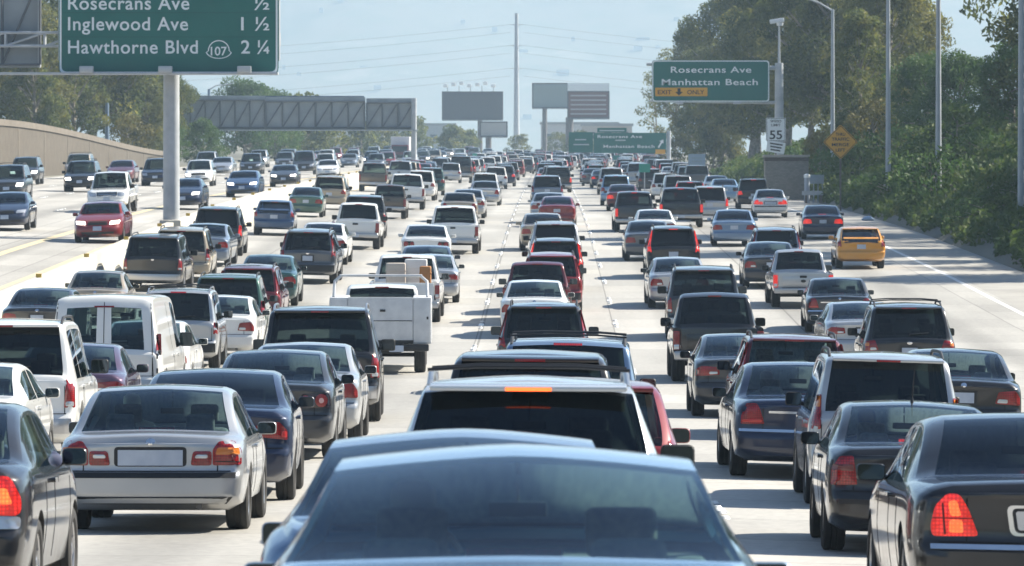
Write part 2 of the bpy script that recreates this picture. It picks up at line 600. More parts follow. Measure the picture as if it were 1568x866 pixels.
_W = {}
def wheel_meshes(r, wd):
    k = (r, wd)
    if k in _W: return _W[k]
    h = wd/2
    tyre = lathe_x("tyre", [(-h*.75, r*.62), (-h, r*.72), (-h*1.02, r*.88), (-h*.86, r*.975), (-h*.6, r), (-h*.3, r), (-h*.27, r*.975), (-h*.2, r*.975), (-h*.17, r), (h*.17, r), (h*.2, r*.975), (h*.27, r*.975), (h*.3, r),
                            (h*.6, r), (h*.86, r*.975), (h*1.02, r*.88), (h, r*.72), (h*.75, r*.62)], [RUBBER])
    bm = bmesh.new()
    # rim facing +x: barrel, five spokes, hub
    n = 30; ring = []
    for x, rr in [(h*.72, r*.66), (h*.86, r*.64), (h*.8, r*.60), (-h*.3, r*.56), (-h*.3, .02)]:
        ring.append([bm.verts.new((x, rr*math.cos(2*math.pi*k_/n), rr*math.sin(2*math.pi*k_/n))) for k_ in range(n)])
    for i in range(len(ring)-1):
        for k_ in range(n):
            f = bm.faces.new((ring[i][k_], ring[i][(k_+1) % n], ring[i+1][(k_+1) % n], ring[i+1][k_])); f.material_index = 1 if i >= 2 else 0
    for k_ in range(5):
        add_box(bm, (h*.62, 0, 0), (h*.3, r*.17, r*.6), 0, rot=None)
        vs = bm.verts[-8:]
        Mx = Matrix.Rotation(2*math.pi*k_/5, 4, 'X') @ Matrix.Translation((0, 0, r*.31))
        for v in vs: v.co = Mx @ v.co
    r_ = bmesh.ops.create_cone(bm, cap_ends=True, segments=16, radius1=r*.17, radius2=r*.13, depth=h*.3, matrix=Matrix.Translation((h*.72, 0, 0)) @ Matrix.Rotation(R(90), 4, 'Y'))
    rim = bm_mesh("rim", bm, [ALLOY, DARK])
    _W[k] = (tyre, rim)
    return _W[k]

def mirror_meshes(w=.21, h=.145, dp=.11, sx=1):
    bm = bmesh.new()
    add_box(bm, (sx*w*.5, 0, 0), (w, dp, h), .05, 3)
    for v in bm.verts:
        t = (v.co.y / dp + .5)                      # taper the forward side
        v.co.z *= 1 - .35*t; v.co.x = sx*w*.5 + (v.co.x - sx*w*.5) * (1 - .2*t)
    add_box(bm, (-sx*.05, .01, -h*.3), (.14, .06, .05), .015)
    return bm

def mirror_glass_mesh(w, h, dp, sx):
    ol = rounded([(sx*w*.5 - w*.42, -h*.38), (sx*w*.5 + w*.42, -h*.38), (sx*w*.5 + w*.42, h*.40), (sx*w*.5 - w*.42, h*.40)], .035)
    vs = [(p[0], -dp*.5 - .004, p[1]) for p in ol]
    return mesh_of("mirror_glass", vs + [(v[0], v[1] + .01, v[2]) for v in vs], [tuple(range(len(vs)))] + [(k, (k+1) % len(vs), len(vs)+(k+1) % len(vs), len(vs)+k) for k in range(len(vs))], [MIRROR])

def seat_mesh(w=.5, hz=.62, rest=True, two=False):
    bm = bmesh.new()
    add_box(bm, (0, .22, .16), (w, .5, .18), .06, 3)
    add_box(bm, (0, -.06, .16 + hz*.5), (w*.94, .15, hz), .07, 3, Matrix.Rotation(R(12), 3, 'X'))
    xs = (-w*.3, w*.3) if two else (0,)
    for x in xs:
        add_box(bm, (x, -.15, hz + .30), (.27, .1, .19), .045, 3, Matrix.Rotation(R(8), 3, 'X'))
        for dx in (-.06, .06): add_tube(bm, [(x+dx, -.14, hz + .12), (x+dx, -.15, hz + .26)], .008, 6)
    return bm_mesh("seat", bm, [SEATM])
# ------------------------------------------------------------------ vehicle kinds
class Part:
    def __init__(s, name, me, lod=0, role=None, parent=None, only=None, loc=(0, 0, 0), rotz=0.0):
        s.name, s.me, s.lod, s.role, s.parent, s.only, s.loc, s.rotz = name, me, lod, role, parent, only, loc, rotz

def padd(P, name, me, lod=0, role=None, parent=None, only=None, loc=(0, 0, 0), rotz=0.0):
    p = Part(name, me, lod, role, parent, only, loc, rotz); P.parts.append(p); return p

def pm(P, name, bm, m, lod=0, role=None, parent=None, only=None):
    return padd(P, name, bm_mesh(name, bm, m if isinstance(m, list) else [m], True, 30), lod, role, parent, only)

def base_spec(L, hw, H, zr, belt, w=None, zb=None, axles=None, wr=.33, ww=.21, tum=.30, crown=.06, belt_in=.035, pil=.085, glass_top=.9,
              rear=None, wind=None, side=(), tail=None, nose=None, tail_bulge=.045, nose_bulge=.14, split_rear=False, y0=0.0, arch=.045):
    S = Spec()
    S.L, S.hw, S.H, S.y0 = L, hw, H, y0
    S.zr = pch([k[0] for k in zr], [k[1] for k in zr])
    S.belt = pch([k[0] for k in belt], [k[1] for k in belt])
    w = w or [(y0, hw*.90), (y0+.04, hw*.945), (y0+.14, hw*.98), (y0+.5, hw), (L-.75, hw*.99), (L-.25, hw*.90), (L-.08, hw*.80), (L, hw*.68)]
    S.w = pch([k[0] for k in w], [k[1] for k in w])
    zb = zb or [(y0, .30), (y0+.35, .22), (L-.4, .21), (L, .27)]
    S.zb = pch([k[0] for k in zb], [k[1] for k in zb])
    S.axles = axles or (1.02, L - .92)
    S.wr, S.ww, S.tum, S.crown, S.belt_in, S.pil, S.glass_top = wr, ww, tum, crown, belt_in, pil, glass_top
    S.rear, S.wind, S.side = rear, wind, side
    S.tail = pch([k[0] for k in tail], [k[1] for k in tail]) if tail else None
    nose = nose or [(.2, .06), (.35, 0), (.55, 0), (.62, .04), (.8, .05), (1.2, .05)]
    S.nose = pch([k[0] for k in nose], [k[1] for k in nose])
    S.tail_bulge, S.nose_bulge, S.split_rear, S.arch = tail_bulge, nose_bulge, split_rear, arch
    ks = [k[0] for k in zr] + [k[0] for k in w]
    for r_ in (rear, wind): ks += list(r_) if r_ else []
    for a, b in side: ks += [a, b]
    S.keys = ks
    return S

T_SEDAN = [(.2, .09), (.30, .03), (.40, .0), (.555, .0), (.60, .045), (.66, .055), (.9, .05), (.98, .03), (1.2, .02)]
T_SUV = [(.25, .05), (.36, .0), (.60, .0), (.645, .055), (.72, .07), (1.0, .06), (1.2, .05), (2.2, .05)]

def sedan_S(L=4.75, hw=.895, H=1.45, deck=1.03, R0=.70, R1=1.48, W1=2.72, W0=3.5, tail=T_SEDAN, **kw):
    zr = [(0, deck-.10), (.05, deck-.035), (.22, deck-.008), (R0-.05, deck+.004), (R0, deck+.014), ((R0+R1)/2, deck + .014 + (H-.04-deck)*.60), (R1, H-.035), (R1+.18, H-.012),
          (2.15, H), (W1, H-.045), ((W1+W0)/2, H-.045-(H-.06-deck)*.45), (W0, deck-.01), (W0+.35, deck-.06), (L-.45, deck-.19), (L-.12, deck-.30), (L, deck-.42)]
    belt = [(0, deck-.15), (R0, deck-.075), (2.0, deck-.075), (W0, deck-.085), (L-.45, deck-.25), (L, deck-.45)]
    mid = (R1 + W1) / 2 + .02
    return base_spec(L, hw, H, zr, belt, rear=(R0, R1), wind=(W1, W0), side=((R0+.5, mid-.05), (mid+.05, W0-.28)), tail=tail, **kw)

def suv_S(L=4.7, hw=.93, H=1.72, bz=1.02, lean=.34, W1=2.85, W0=3.62, tum=.20, tail=T_SUV, hood=1.06, wr=.36, rtop=.075, **kw):
    R0, R1 = .07, .07 + lean
    zr = [(0, bz-.05), (.03, bz), (R0, bz+.03), ((R0+R1)/2, bz + .03 + (H-rtop-.05-bz)*.54), (R1, H-rtop), (R1+.16, H-.03), (1.5, H), (W1-.5, H-.01), (W1, H-.06), ((W1+W0)/2, H-.06-(H-.06-hood)*.44),
          (W0, hood), (W0+.4, hood-.03), (L-.4, hood-.11), (L-.1, hood-.2), (L, hood-.34)]
    belt = [(0, bz-.10), (.3, bz-.05), (W0, hood-.09), (L-.4, hood-.18), (L, hood-.40)]
    a = R1 + .20; pil = kw.pop('pil', .07); crown = kw.pop('crown', .06); sides = kw.pop('sides', None)
    return base_spec(L, hw, H, zr, belt, rear=(R0, R1), wind=(W1, W0), side=sides or ((a, a + .72), (a + .80, W0 - .95 - .04), (W0 - .95 + .04, W0 - .22)), tail=tail, tum=tum, wr=wr, ww=.24, pil=pil, crown=crown,
                     zb=[(0, .36), (.4, .27), (L-.5, .26), (L, .34)], tail_bulge=.05, **kw)

def start(S, tint=False):
    P = Proto(); P.spec = S
    P.add = None
    P.parts = []
    class _A: pass
    res = carve(loft_body(S), wheel_cutter(S))
    shim = Proto(); bvh = split_glass(res, S, shim, tint)
    for p in shim.parts: padd(P, p.name, p.me, 0, p.role)
    bpy.data.meshes.remove(res)
    return P, bvh

def wheels(P, S, axles=None, track=None):
    ty, rim = wheel_meshes(S.wr, S.ww)
    for y in (axles or S.axles):
        for sx in (1, -1):
            w = padd(P, "wheel", ty, 0, "tyre", loc=(sx * ((track or S.hw) - S.ww*.5 - .012), y, S.wr), rotz=0 if sx > 0 else math.pi)
            padd(P, "rim", rim, 0, None, parent=w)
    # axle and floor pan, seen under the bumpers
    bm = bmesh.new()
    add_box(bm, (0, (S.y0 + S.L)/2, S.zb(S.L/2) + .03), (S.hw*1.45, S.L - S.y0 - .8, .05), .01)
    for y in (axles or S.axles): add_tube(bm, [(-S.hw+.2, y, S.wr), (S.hw-.2, y, S.wr)], .045, 8)
    pm(P, "chassis", bm, DARK, 0)

def mirrors(P, S, y, z, w=.2, h=.145, paintit=True):
    for sx in (1, -1):
        x = sx * (S.w(y) - .045)
        me = bm_mesh("door_mirror", mirror_meshes(w, h, .11, sx), [DARK])
        p = padd(P, "door_mirror", me, 0, "paint" if paintit else None, loc=(x, y, z))
        padd(P, "mirror_glass", mirror_glass_mesh(w, h, .11, sx), 1, None, parent=p)

def cabin(P, S, y_front, y_rear, z=.22, w=.5, bench=True, shelf=None):
    sm = seat_mesh(w, .60)
    for sx in (-1, 1): padd(P, "seat", sm, 1, None, loc=(sx * S.hw * .42, y_front, z))
    if bench: padd(P, "rear_seat", seat_mesh(S.hw*1.45, .52, two=True), 1, None, loc=(0, y_rear, z))
    bm = bmesh.new()
    W0 = S.wind[1]
    add_box(bm, (0, W0 - .22, S.zr(W0) - .16), (S.hw*1.6, .5, .16), .05, 3)
    sw = [(-S.hw*.42 + .18*math.cos(a), W0 - .52 + .07*math.sin(a), S.zr(W0) - .12 + .17*math.sin(a)) for a in [k*math.pi/8 for k in range(17)]]
    add_tube(bm, sw, .014, 6)
    pm(P, "dashboard", bm, SEATM, 1)
    bm = bmesh.new()
    yi = (W0 + S.wind[0]) / 2 + -.12
    add_box(bm, (0, yi, S.zr(yi) - .14), (.23, .03, .065), .015)
    add_tube(bm, [(0, yi, S.zr(yi) - .11), (0, yi + .05, S.zr(yi) - .04)], .008, 6)
    pm(P, "rear_view_mirror", bm, DARK, 1)
    if shelf:
        pm(P, "parcel_shelf", _boxbm((0, shelf[0], shelf[1]), (S.hw*1.55, .5, .03)), SEATM, 1)

def _boxbm(c, s, bev=.0, rot=None):
    bm = bmesh.new(); add_box(bm, c, s, bev, 2, rot); return bm

def lamp(P, bvh, poly, name="tail_lamp", m=None, role="tail", r=.03, off=.010, dome=.006, subs=(), axis='rear', only='rear', lod=0):
    for flip in (False, True):
        pl = mir(poly) if flip else poly
        p = pm(P, name, poly_patch(bvh, axis, pl, r, 3, off, .035, dome), m or RED, lod, role, only=only)
        for (nm, spoly, sm, srole) in subs:
            sp = mir(spoly) if flip else spoly
            pm(P, nm, poly_patch(bvh, axis, sp, min(r, .02), 2, off + dome + .004, .02, .002), sm, 1, srole, parent=p, only=only)

def seam(P, bvh, segs, axis='rear', w=.011, lod=1, name="panel_gap", only=None, off=.0025):
    for a, b in segs:
        L = math.hypot(b[0]-a[0], b[1]-a[1])
        pm(P, name, quad_patch(bvh, axis, strip_uv(a, b, w), max(2, int(L/.08)), 1, off, .01), SEAM, lod, only=only)

def plate(P, bvh, x=0, z=.78, w=.31, h=.155, m=None, axis='rear', recess=True, off=.012, only='rear', fr=.035):
    if recess:
        pm(P, "plate_recess", poly_patch(bvh, axis, [(x-w/2-fr*1.4, z-h/2-fr), (x+w/2+fr*1.4, z-h/2-fr), (x+w/2+fr*1.4, z+h/2+fr), (x-w/2-fr*1.4, z+h/2+fr)], .03, 2, .004, .012), DARK, 1, only=only)
    p = pm(P, "number_plate", quad_patch(bvh, axis, [(x-w/2, z-h/2), (x+w/2, z-h/2), (x+w/2, z+h/2), (x-w/2, z+h/2)], 4, 2, off, .012), m or PLATE, 0, only=only)
    return p

def stop3(P, bvh, z, w=.3, h=.03, role="stop3", off=.012, lod=0):
    pm(P, "high_brake_lamp", quad_patch(bvh, 'rear', [(-w/2, z-h/2), (w/2, z-h/2), (w/2, z+h/2), (-w/2, z+h/2)], 6, 1, off, .03), RED, lod, role, only='rear')

def doors(P, S, bvh):
    ys = [s for s in S.side]
    zt = S.belt(2.0) - .02
    segs = [((ys[0][1]+.05, .34), (ys[0][1]+.05, zt)), ((ys[-1][1]+.12, .34), (ys[-1][1]+.12, zt)), ((max(ys[0][0]+.12, S.axles[0]+S.wr+.12), .34), (max(ys[0][0]+.12, S.axles[0]+S.wr+.12), zt))]
    for ax in ('right', 'left'):
        seam(P, bvh, segs, ax, .012, 1, "door_gap")
        for k, yy in enumerate((ys[0][1]-.08, ys[-1][0]+.06) if len(ys) == 2 else (ys[1][0]+.02, ys[-1][0]+.05)):
            pm(P, "door_handle", poly_patch(bvh, ax, [(yy-.1, zt-.10), (yy+.1, zt-.10), (yy+.1, zt-.065), (yy-.1, zt-.065)], .015, 2, .03, .04), DARK, 1, "paint")

def front(P, S, bvh, head, grille, low=(.30, .46), chrome=False):
    """head: lamp polygon on the right; grille: (half width, z0, z1)"""
    lamp(P, bvh, head, "headlamp", CLEAR, "head", .03, .012, .008, axis='front', only='front')
    g = grille
    gp = pm(P, "grille", quad_patch(bvh, 'front', [(-g[0], g[1]), (g[0], g[1]), (g[0]*1.08, g[2]), (-g[0]*1.08, g[2])], 8, 2, .006, .02), DARK, 0, only='front')
    for k in range(3):
        z = g[1] + (g[2]-g[1]) * (k + .5) / 3
        pm(P, "grille_bar", quad_patch(bvh, 'front', [(-g[0]*.97, z-.012), (g[0]*.97, z-.012), (g[0]*.97, z+.012), (-g[0]*.97, z+.012)], 8, 1, .02, .02), CHROME if chrome else DARK, 1, parent=gp, only='front')
    pm(P, "air_intake", quad_patch(bvh, 'front', [(-.55, low[0]), (.55, low[0]), (.6, low[1]), (-.6, low[1])], 8, 2, .006, .02), DARK, 0, only='front')
    plate(P, bvh, 0, (low[1] + g[1]) / 2, axis='front', only='front', recess=False)
    pm(P, "wiper", _boxbm((.1, S.wind[1] - .10, S.zr(S.wind[1]) + .03), (1.1, .02, .02)), DARK, 1, only='front')

def rails(P, bvh, S, ya, yb, cross=(), h=.06, x=None):
    for sx in (1, -1):
        pts = []
        for k in range(7):
            y = ya + (yb-ya)*k/6
            xx = sx * (x or (S.w(y) - S.belt_in - .03 - S.tum*(S.zr(y)-S.belt(y)) - .05))
            hh, d, o = cast(bvh, 'top', xx, y)
            z = hh.z if hh else S.zr(y)
            pts.append((xx, y, z + (h if 0 < k < 6 else -.01)))
        pm(P, "roof_rail", _tubebm(pts, .02), DARK, 0, "rail")
    for yc in cross:
        xx = S.w(yc) - S.belt_in - .03 - S.tum*(S.zr(yc)-S.belt(yc)) - .03
        pm(P, "roof_crossbar", _tubebm([(-xx, yc, S.zr(yc) + h - .01), (-xx*.5, yc, S.zr(yc) + h + .012), (xx*.5, yc, S.zr(yc) + h + .012), (xx, yc, S.zr(yc) + h - .01)], .012), DARK, 0)

def _tubebm(pts, r, n=8):
    bm = bmesh.new(); add_tube(bm, pts, r, n); return bm

def exhaust(P, S, xs=(.45,), y=None, z=.27):
    y = S.y0 if y is None else y
    for x in xs: pm(P, "exhaust_pipe", _tubebm([(x, y + .06, z), (x, y + .5, z)], .030, 10), mat('exhaust_steel', (.10, .095, .09), .4, .8), 1, only='rear')

def trunk_seams(P, bvh, deck, xl=.62, zb=.61, wide=.80):
    seam(P, bvh, [((-wide, zb), (wide, zb)), ((-xl, zb), (-xl*1.0, deck-.14)), ((xl, zb), (xl, deck-.14))], 'rear', only='rear')

PROTO = {}

def build_sedan(key, S, lampfn, tint=False, stopz=None, extra=None, mz=None, mir_w=.2, pl=(.78, None)):
    P, bvh = start(S, tint)
    deck = S.zr(.4)
    lampfn(P, bvh)
    wheels(P, S); mirrors(P, S, S.wind[1] - .42, deck - (.17 if key == 'blue' else .03), mir_w)
    R0, R1 = S.rear
    cabin(P, S, S.wind[0] - .35, R0 + .75, shelf=(R0 + .32, deck - .045))
    trunk_seams(P, bvh, deck)
    doors(P, S, bvh)
    if pl: plate(P, bvh, 0, pl[0], m=pl[1])
    # centre brake lamp low in the rear window, bumper underside, exhaust
    pm(P, "high_brake_lamp", _boxbm((0, R0 + .17, deck + .02), (.34, .05, .035), .008), RED, 0, "stop3", only='rear')
    exhaust(P, S)
    pm(P, "emblem", poly_patch(bvh, 'rear', [(.045*math.cos(k*math.pi/6), deck - .088 + .034*math.sin(k*math.pi/6)) for k in range(12)], .002, 2, .012, .015, .004), CHROME, 1, only='rear')
    hz = deck - .26
    front(P, S, bvh, [(.42, hz-.12), (.76, hz-.10), (.80, hz+.02), (.46, hz+.0)], (.34, hz-.13, hz-.0), (.28, .42))
    if extra: extra(P, S, bvh)
    P.name, P.cat = "sedan", "car"
    PROTO[key] = P

def L_bmw(P, bvh):
    lamp(P, bvh, [(.575, .665), (.838, .67), (.835, .82), (.765, .905), (.63, .90), (.575, .82)], subs=[
        ("turn_lens", [(.60, .77), (.825, .77), (.815, .84), (.62, .84)], AMBER, None),
        ("lens_rib", [(.60, .70), (.825, .70), (.825, .708), (.60, .708)], DARK, None)], r=.025)
    lamp(P, bvh, [(.37, .665), (.567, .665), (.567, .805), (.395, .805)], "inner_tail_lamp", subs=[("reversing_lens", [(.41, .735), (.53, .735), (.53, .77), (.42, .77)], CLEAR, None)], r=.03)
def X_bmw(P, S, bvh):
    pm(P, "plate_recess", poly_patch(bvh, 'rear', [(-.335, .655), (.335, .655), (.335, .845), (-.335, .845)], .04, 3, .004, .012), DARK, 0, only='rear')
    plate(P, bvh, 0, .74, .60, .15, recess=False, off=.016)
    pm(P, "bumper_strip", quad_patch(bvh, 'rear', [(-.86, .545), (.86, .545), (.86, .60), (-.86, .60)], 22, 1, .014, .04), DARK, 0, only='rear')
    pm(P, "diffuser", quad_patch(bvh, 'rear', [(-.70, .29), (.70, .29), (.76, .36), (-.76, .36)], 18, 1, .012, .04), DARK, 0, only='rear')

def L_camry(P, bvh):
    lamp(P, bvh, [(.47, .70), (.855, .68), (.85, .80), (.78, .90), (.52, .875)], subs=[("reversing_lens", [(.50, .715), (.66, .71), (.66, .765), (.52, .77)], CLEAR, None)])
def L_jetta(P, bvh):
    lamp(P, bvh, [(.585, .67), (.835, .665), (.83, .82), (.755, .935), (.63, .945)], subs=[("turn_lens", [(.62, .80), (.83, .80), (.82, .86), (.63, .86)], mat("lens_smoke", (.12, .02, .02), .15, 0, .5), None)], r=.02)
def X_jetta(P, S, bvh):
    pm(P, "roof_antenna", _tubebm([(0, 1.62, S.zr(1.62) - .01), (0, 1.62, S.zr(1.62) + .05), (0, 1.40, S.zr(1.62) + .32)], [.02, .008, .003], 6), DARK, 0)
    pm(P, "bumper_strip", quad_patch(bvh, 'rear', [(-.84, .49), (.84, .49), (.84, .535), (-.84, .535)], 20, 1, .012, .03), DARK, 1, only='rear')
def L_passat(P, bvh):
    for cx, rr in ((.72, .088), (.50, .07)):
        ring = [(cx + rr*math.cos(k*math.pi/8), .81 + rr*math.sin(k*math.pi/8)) for k in range(16)]
        ir = [(cx + rr*.42*math.cos(k*math.pi/5), .81 + rr*.42*math.sin(k*math.pi/5)) for k in range(10)]
        lamp(P, bvh, ring, "round_tail_lamp", subs=[("reversing_lens", ir, mat("lens_pink", (.6, .35, .33), .12, 0, .5), None)], r=.005, off=.014)
    lamp(P, bvh, [(.40, .715), (.85, .715), (.84, .905), (.44, .905)], "lamp_housing", mat("smoked_lens", (.03, .006, .006), .12, 0, .6), None, r=.05, off=.006)
def L_lincoln(P, bvh):
    lamp(P, bvh, [(.54, .655), (.845, .65), (.86, .72), (.83, .86), (.75, .945), (.67, .94), (.61, .84)], r=.03, subs=[
        ("lit_segment", [(.655, .79), (.73, .79), (.745, .89), (.69, .90)], RED, "hot"), ("lit_segment", [(.64, .675), (.735, .675), (.735, .765), (.65, .765)], RED, "hot"),
        ("lens_rib", [(.755, .66), (.77, .66), (.79, .88), (.775, .88)], mat("lens_dark", (.10, .004, .005), .2), None), ("lens_rib", [(.56, .77), (.85, .77), (.85, .778), (.57, .778)], MATS["lens_dark"] if "lens_dark" in MATS else DARK, None)])
def X_lincoln(P, S, bvh):
    ring = [(-.33, .66), (.33, .66), (.36, .87), (-.36, .87)]
    pm(P, "plate_surround", poly_patch(bvh, 'rear', ring, .05, 3, .016, .03), CHROME, 0, only='rear')
    pm(P, "plate_recess", poly_patch(bvh, 'rear', [(-.30, .68), (.30, .68), (.325, .85), (-.325, .85)], .04, 3, .022, .02), DARK, 0, only='rear')
    plate(P, bvh, 0, .765, .31, .15, recess=False, off=.03)
    for sx in (-1, 1):
        pm(P, "reversing_lamp", poly_patch(bvh, 'rear', [(sx*.18, .70), (sx*.28, .70), (sx*.30, .83), (sx*.18, .83)], .02, 2, .03, .02), CLEAR, 0, only='rear')
    pm(P, "chrome_strip", quad_patch(bvh, 'rear', [(-.86, .565), (.86, .565), (.86, .60), (-.86, .60)], 22, 1, .014, .03), CHROME, 0, only='rear')
def L_vic(P, bvh):
    lamp(P, bvh, [(.60, .70), (.90, .69), (.895, .80), (.83, .955), (.70, .955), (.66, .88)], r=.02, subs=[("lens_band", [(.63, .72), (.885, .715), (.885, .75), (.64, .755)], mat("lens_band", (.5, .03, .02), .15, 0, .4), None)])
def X_vic(P, S, bvh):
    pm(P, "chrome_strip", quad_patch(bvh, 'rear', [(-.55, .835), (.55, .835), (.55, .865), (-.55, .865)], 14, 1, .012, .02), CHROME, 0, only='rear')
    pm(P, "bumper_strip", quad_patch(bvh, 'rear', [(-.92, .60), (.92, .60), (.92, .635), (-.92, .635)], 22, 1, .012, .03), CHROME, 0, only='rear')
def L_civic(P, bvh):
    lamp(P, bvh, [(.42, .75), (.845, .72), (.84, .83), (.74, .90), (.44, .88)], subs=[("reversing_lens", [(.46, .765), (.60, .755), (.60, .80), (.46, .80)], CLEAR, None)], r=.03)
def L_acura(P, bvh):
    lamp(P, bvh, [(.46, .74), (.85, .70), (.85, .80), (.76, .90), (.50, .86)], subs=[("turn_lens", [(.78, .73), (.845, .725), (.84, .80), (.79, .80)], mat("lens_bright", (.5, .03, .03), .1, 0, .6), None)], r=.02)
def L_black(P, bvh):
    lamp(P, bvh, [(.50, .70), (.85, .69), (.86, .80), (.78, .965), (.62, .96), (.52, .85)], r=.05, subs=[("lit_segment", [(.56, .77), (.66, .77), (.66, .86), (.58, .86)], RED, "hot"), ("lit_segment", [(.70, .77), (.80, .77), (.76, .88), (.70, .88)], RED, "hot")])
    lamp(P, bvh, [(.50, .605), (.85, .60), (.855, .685), (.50, .695)], "clear_lamp", CLEAR, None, r=.03)

def build_suv(key, S, lampfn, tint=True, mz=None, rail=None, cross=(), mir_w=.22, mir_h=.18, bumper=DARK, plz=.80, spoiler=True, extra=None, name="suv", wiper=True, black_mirror=True):
    P, bvh = start(S, tint)
    lampfn(P, bvh, S)
    wheels(P, S); mirrors(P, S, S.wind[1] - .42, S.belt(3) + .13, mir_w, mir_h, not black_mirror)
    R0, R1 = S.rear
    cabin(P, S, S.wind[0] - .45, 1.35, z=.42, bench=True)
    H = S.zr(1.5)
    doors(P, S, bvh)
    hw = S.hw
    seam(P, bvh, [((-hw*.86, .66), (hw*.86, .66)), ((-hw*.84, .66), (-hw*.84, S.zr(R0)-.1)), ((hw*.84, .66), (hw*.84, S.zr(R0)-.1))], 'rear', only='rear')
    if plz: plate(P, bvh, 0, plz)
    pm(P, "rear_bumper", quad_patch(bvh, 'rear', [(-hw*.93, .40), (hw*.93, .40), (hw*.93, .60), (-hw*.93, .60)], 22, 3, .03, .06), bumper or DARK, 0, None if bumper else "paint", only='rear')
    if spoiler:
        yr = R1
        w_ = S.w(yr) - S.belt_in - .03 - S.tum*(S.zr(yr)-S.belt(yr)) - .07
        pm(P, "roof_spoiler", _boxbm((0, yr - .055, S.zr(yr) + .0), (2*w_, .2, .035), .014, Matrix.Rotation(R(8), 3, 'X')), DARK, 0, "paint")
        pm(P, "high_brake_lamp", _boxbm((0, yr - .155, S.zr(yr) - .016), (.29, .02, .024), .004), RED, 0, "stop3", only='rear')
    else:
        stop3(P, bvh, S.zr(R1) + .005, .34, .03)
    if wiper:
        zz = S.zr(R0) + .06
        h1, d, o = cast(bvh, 'rear', -.0, zz); h2, d, o = cast(bvh, 'rear', .38, zz + .03)
        if h1 and h2: pm(P, "rear_wiper", _tubebm([h1 - Vector((0, .025, .03)), h1 - Vector((0, .03, 0)), h2 - Vector((0, .02, 0))], .012, 6), DARK, 1, only='rear')
    exhaust(P, S, (.5,), z=.33)
    pm(P, "emblem", poly_patch(bvh, 'rear', [(.055*math.cos(k*math.pi/6), S.belt(.3) - .02 + .042*math.sin(k*math.pi/6)) for k in range(12)], .002, 2, .012, .015, .004), CHROME, 1, only='rear')
    hz = S.zr(S.L - .15) - .10
    front(P, S, bvh, [(.46, hz-.12), (.78, hz-.10), (.82, hz+.04), (.50, hz+.05)], (.42, hz-.14, hz+.06), (.38, .52), True)
    if rail: rails(P, bvh, S, rail[0], rail[1], cross)
    if extra: extra(P, S, bvh)
    P.name, P.cat = name, "suv" if name == "suv" else name.replace("_", " ")
    PROTO[key] = P

def LS_tahoe(P, bvh, S):
    w = S.hw
    lamp(P, bvh, [(w*.83, .74), (w*.975, .74), (w*.965, 1.10), (w*.86, 1.12)], r=.02, subs=[("reversing_lens", [(w*.85, .76), (w*.96, .76), (w*.96, .82), (w*.855, .82)], CLEAR, None)])
def LS_crv(P, bvh, S):
    w = S.hw
    lamp(P, bvh, [(w*.80, .86), (w*.985, .86), (w*.95, 1.05), (w*.84, 1.06)], r=.02)
    lamp(P, bvh, [(w*.845, 1.07), (w*.945, 1.06), (w*.80, 1.55), (w*.765, 1.55)], "pillar_tail_lamp", r=.015)
def LS_mid(P, bvh, S):
    w = S.hw
    lamp(P, bvh, [(w*.66, .83), (w*.975, .80), (w*.96, 1.0), (w*.74, 1.03)], r=.03, subs=[("reversing_lens", [(w*.70, .84), (w*.84, .83), (w*.84, .88), (w*.72, .88)], CLEAR, None), ("turn_lens", [(w*.86, .91), (w*.955, .91), (w*.95, .97), (w*.86, .98)], AMBER, None)])
def LS_gx(P, bvh, S):
    w = S.hw
    lamp(P, bvh, [(w*.845, .92), (w*.975, .92), (w*.905, 1.32), (w*.845, 1.33)], r=.02, subs=[("turn_lens", [(w*.86, 1.18), (w*.925, 1.18), (w*.90, 1.30), (w*.855, 1.31)], AMBER, None)])
def LS_xterra(P, bvh, S):
    w = S.hw
    lamp(P, bvh, [(w*.875, .80), (w*.985, .80), (w*.985, 1.05), (w*.885, 1.06)], r=.015, subs=[("reversing_lens", [(w*.885, .89), (w*.975, .89), (w*.975, .95), (w*.885, .95)], CLEAR, None)])
def LS_van(P, bvh, S):
    w = S.hw
    lamp(P, bvh, [(w*.90, 1.02), (w*.985, 1.02), (w*.975, 1.38), (w*.905, 1.38)], r=.015, subs=[("reversing_lens", [(w*.91, 1.03), (w*.98, 1.03), (w*.98, 1.10), (w*.91, 1.10)], CLEAR, None)])
def LS_hatch(P, bvh, S):
    w = S.hw
    lamp(P, bvh, [(w*.80, .80), (w*.99, .78), (w*.96, .98), (w*.84, 1.05)], r=.03, subs=[("reversing_lens", [(w*.82, .90), (w*.95, .89), (w*.94, .98), (w*.84, 1.0)], CLEAR, None)])

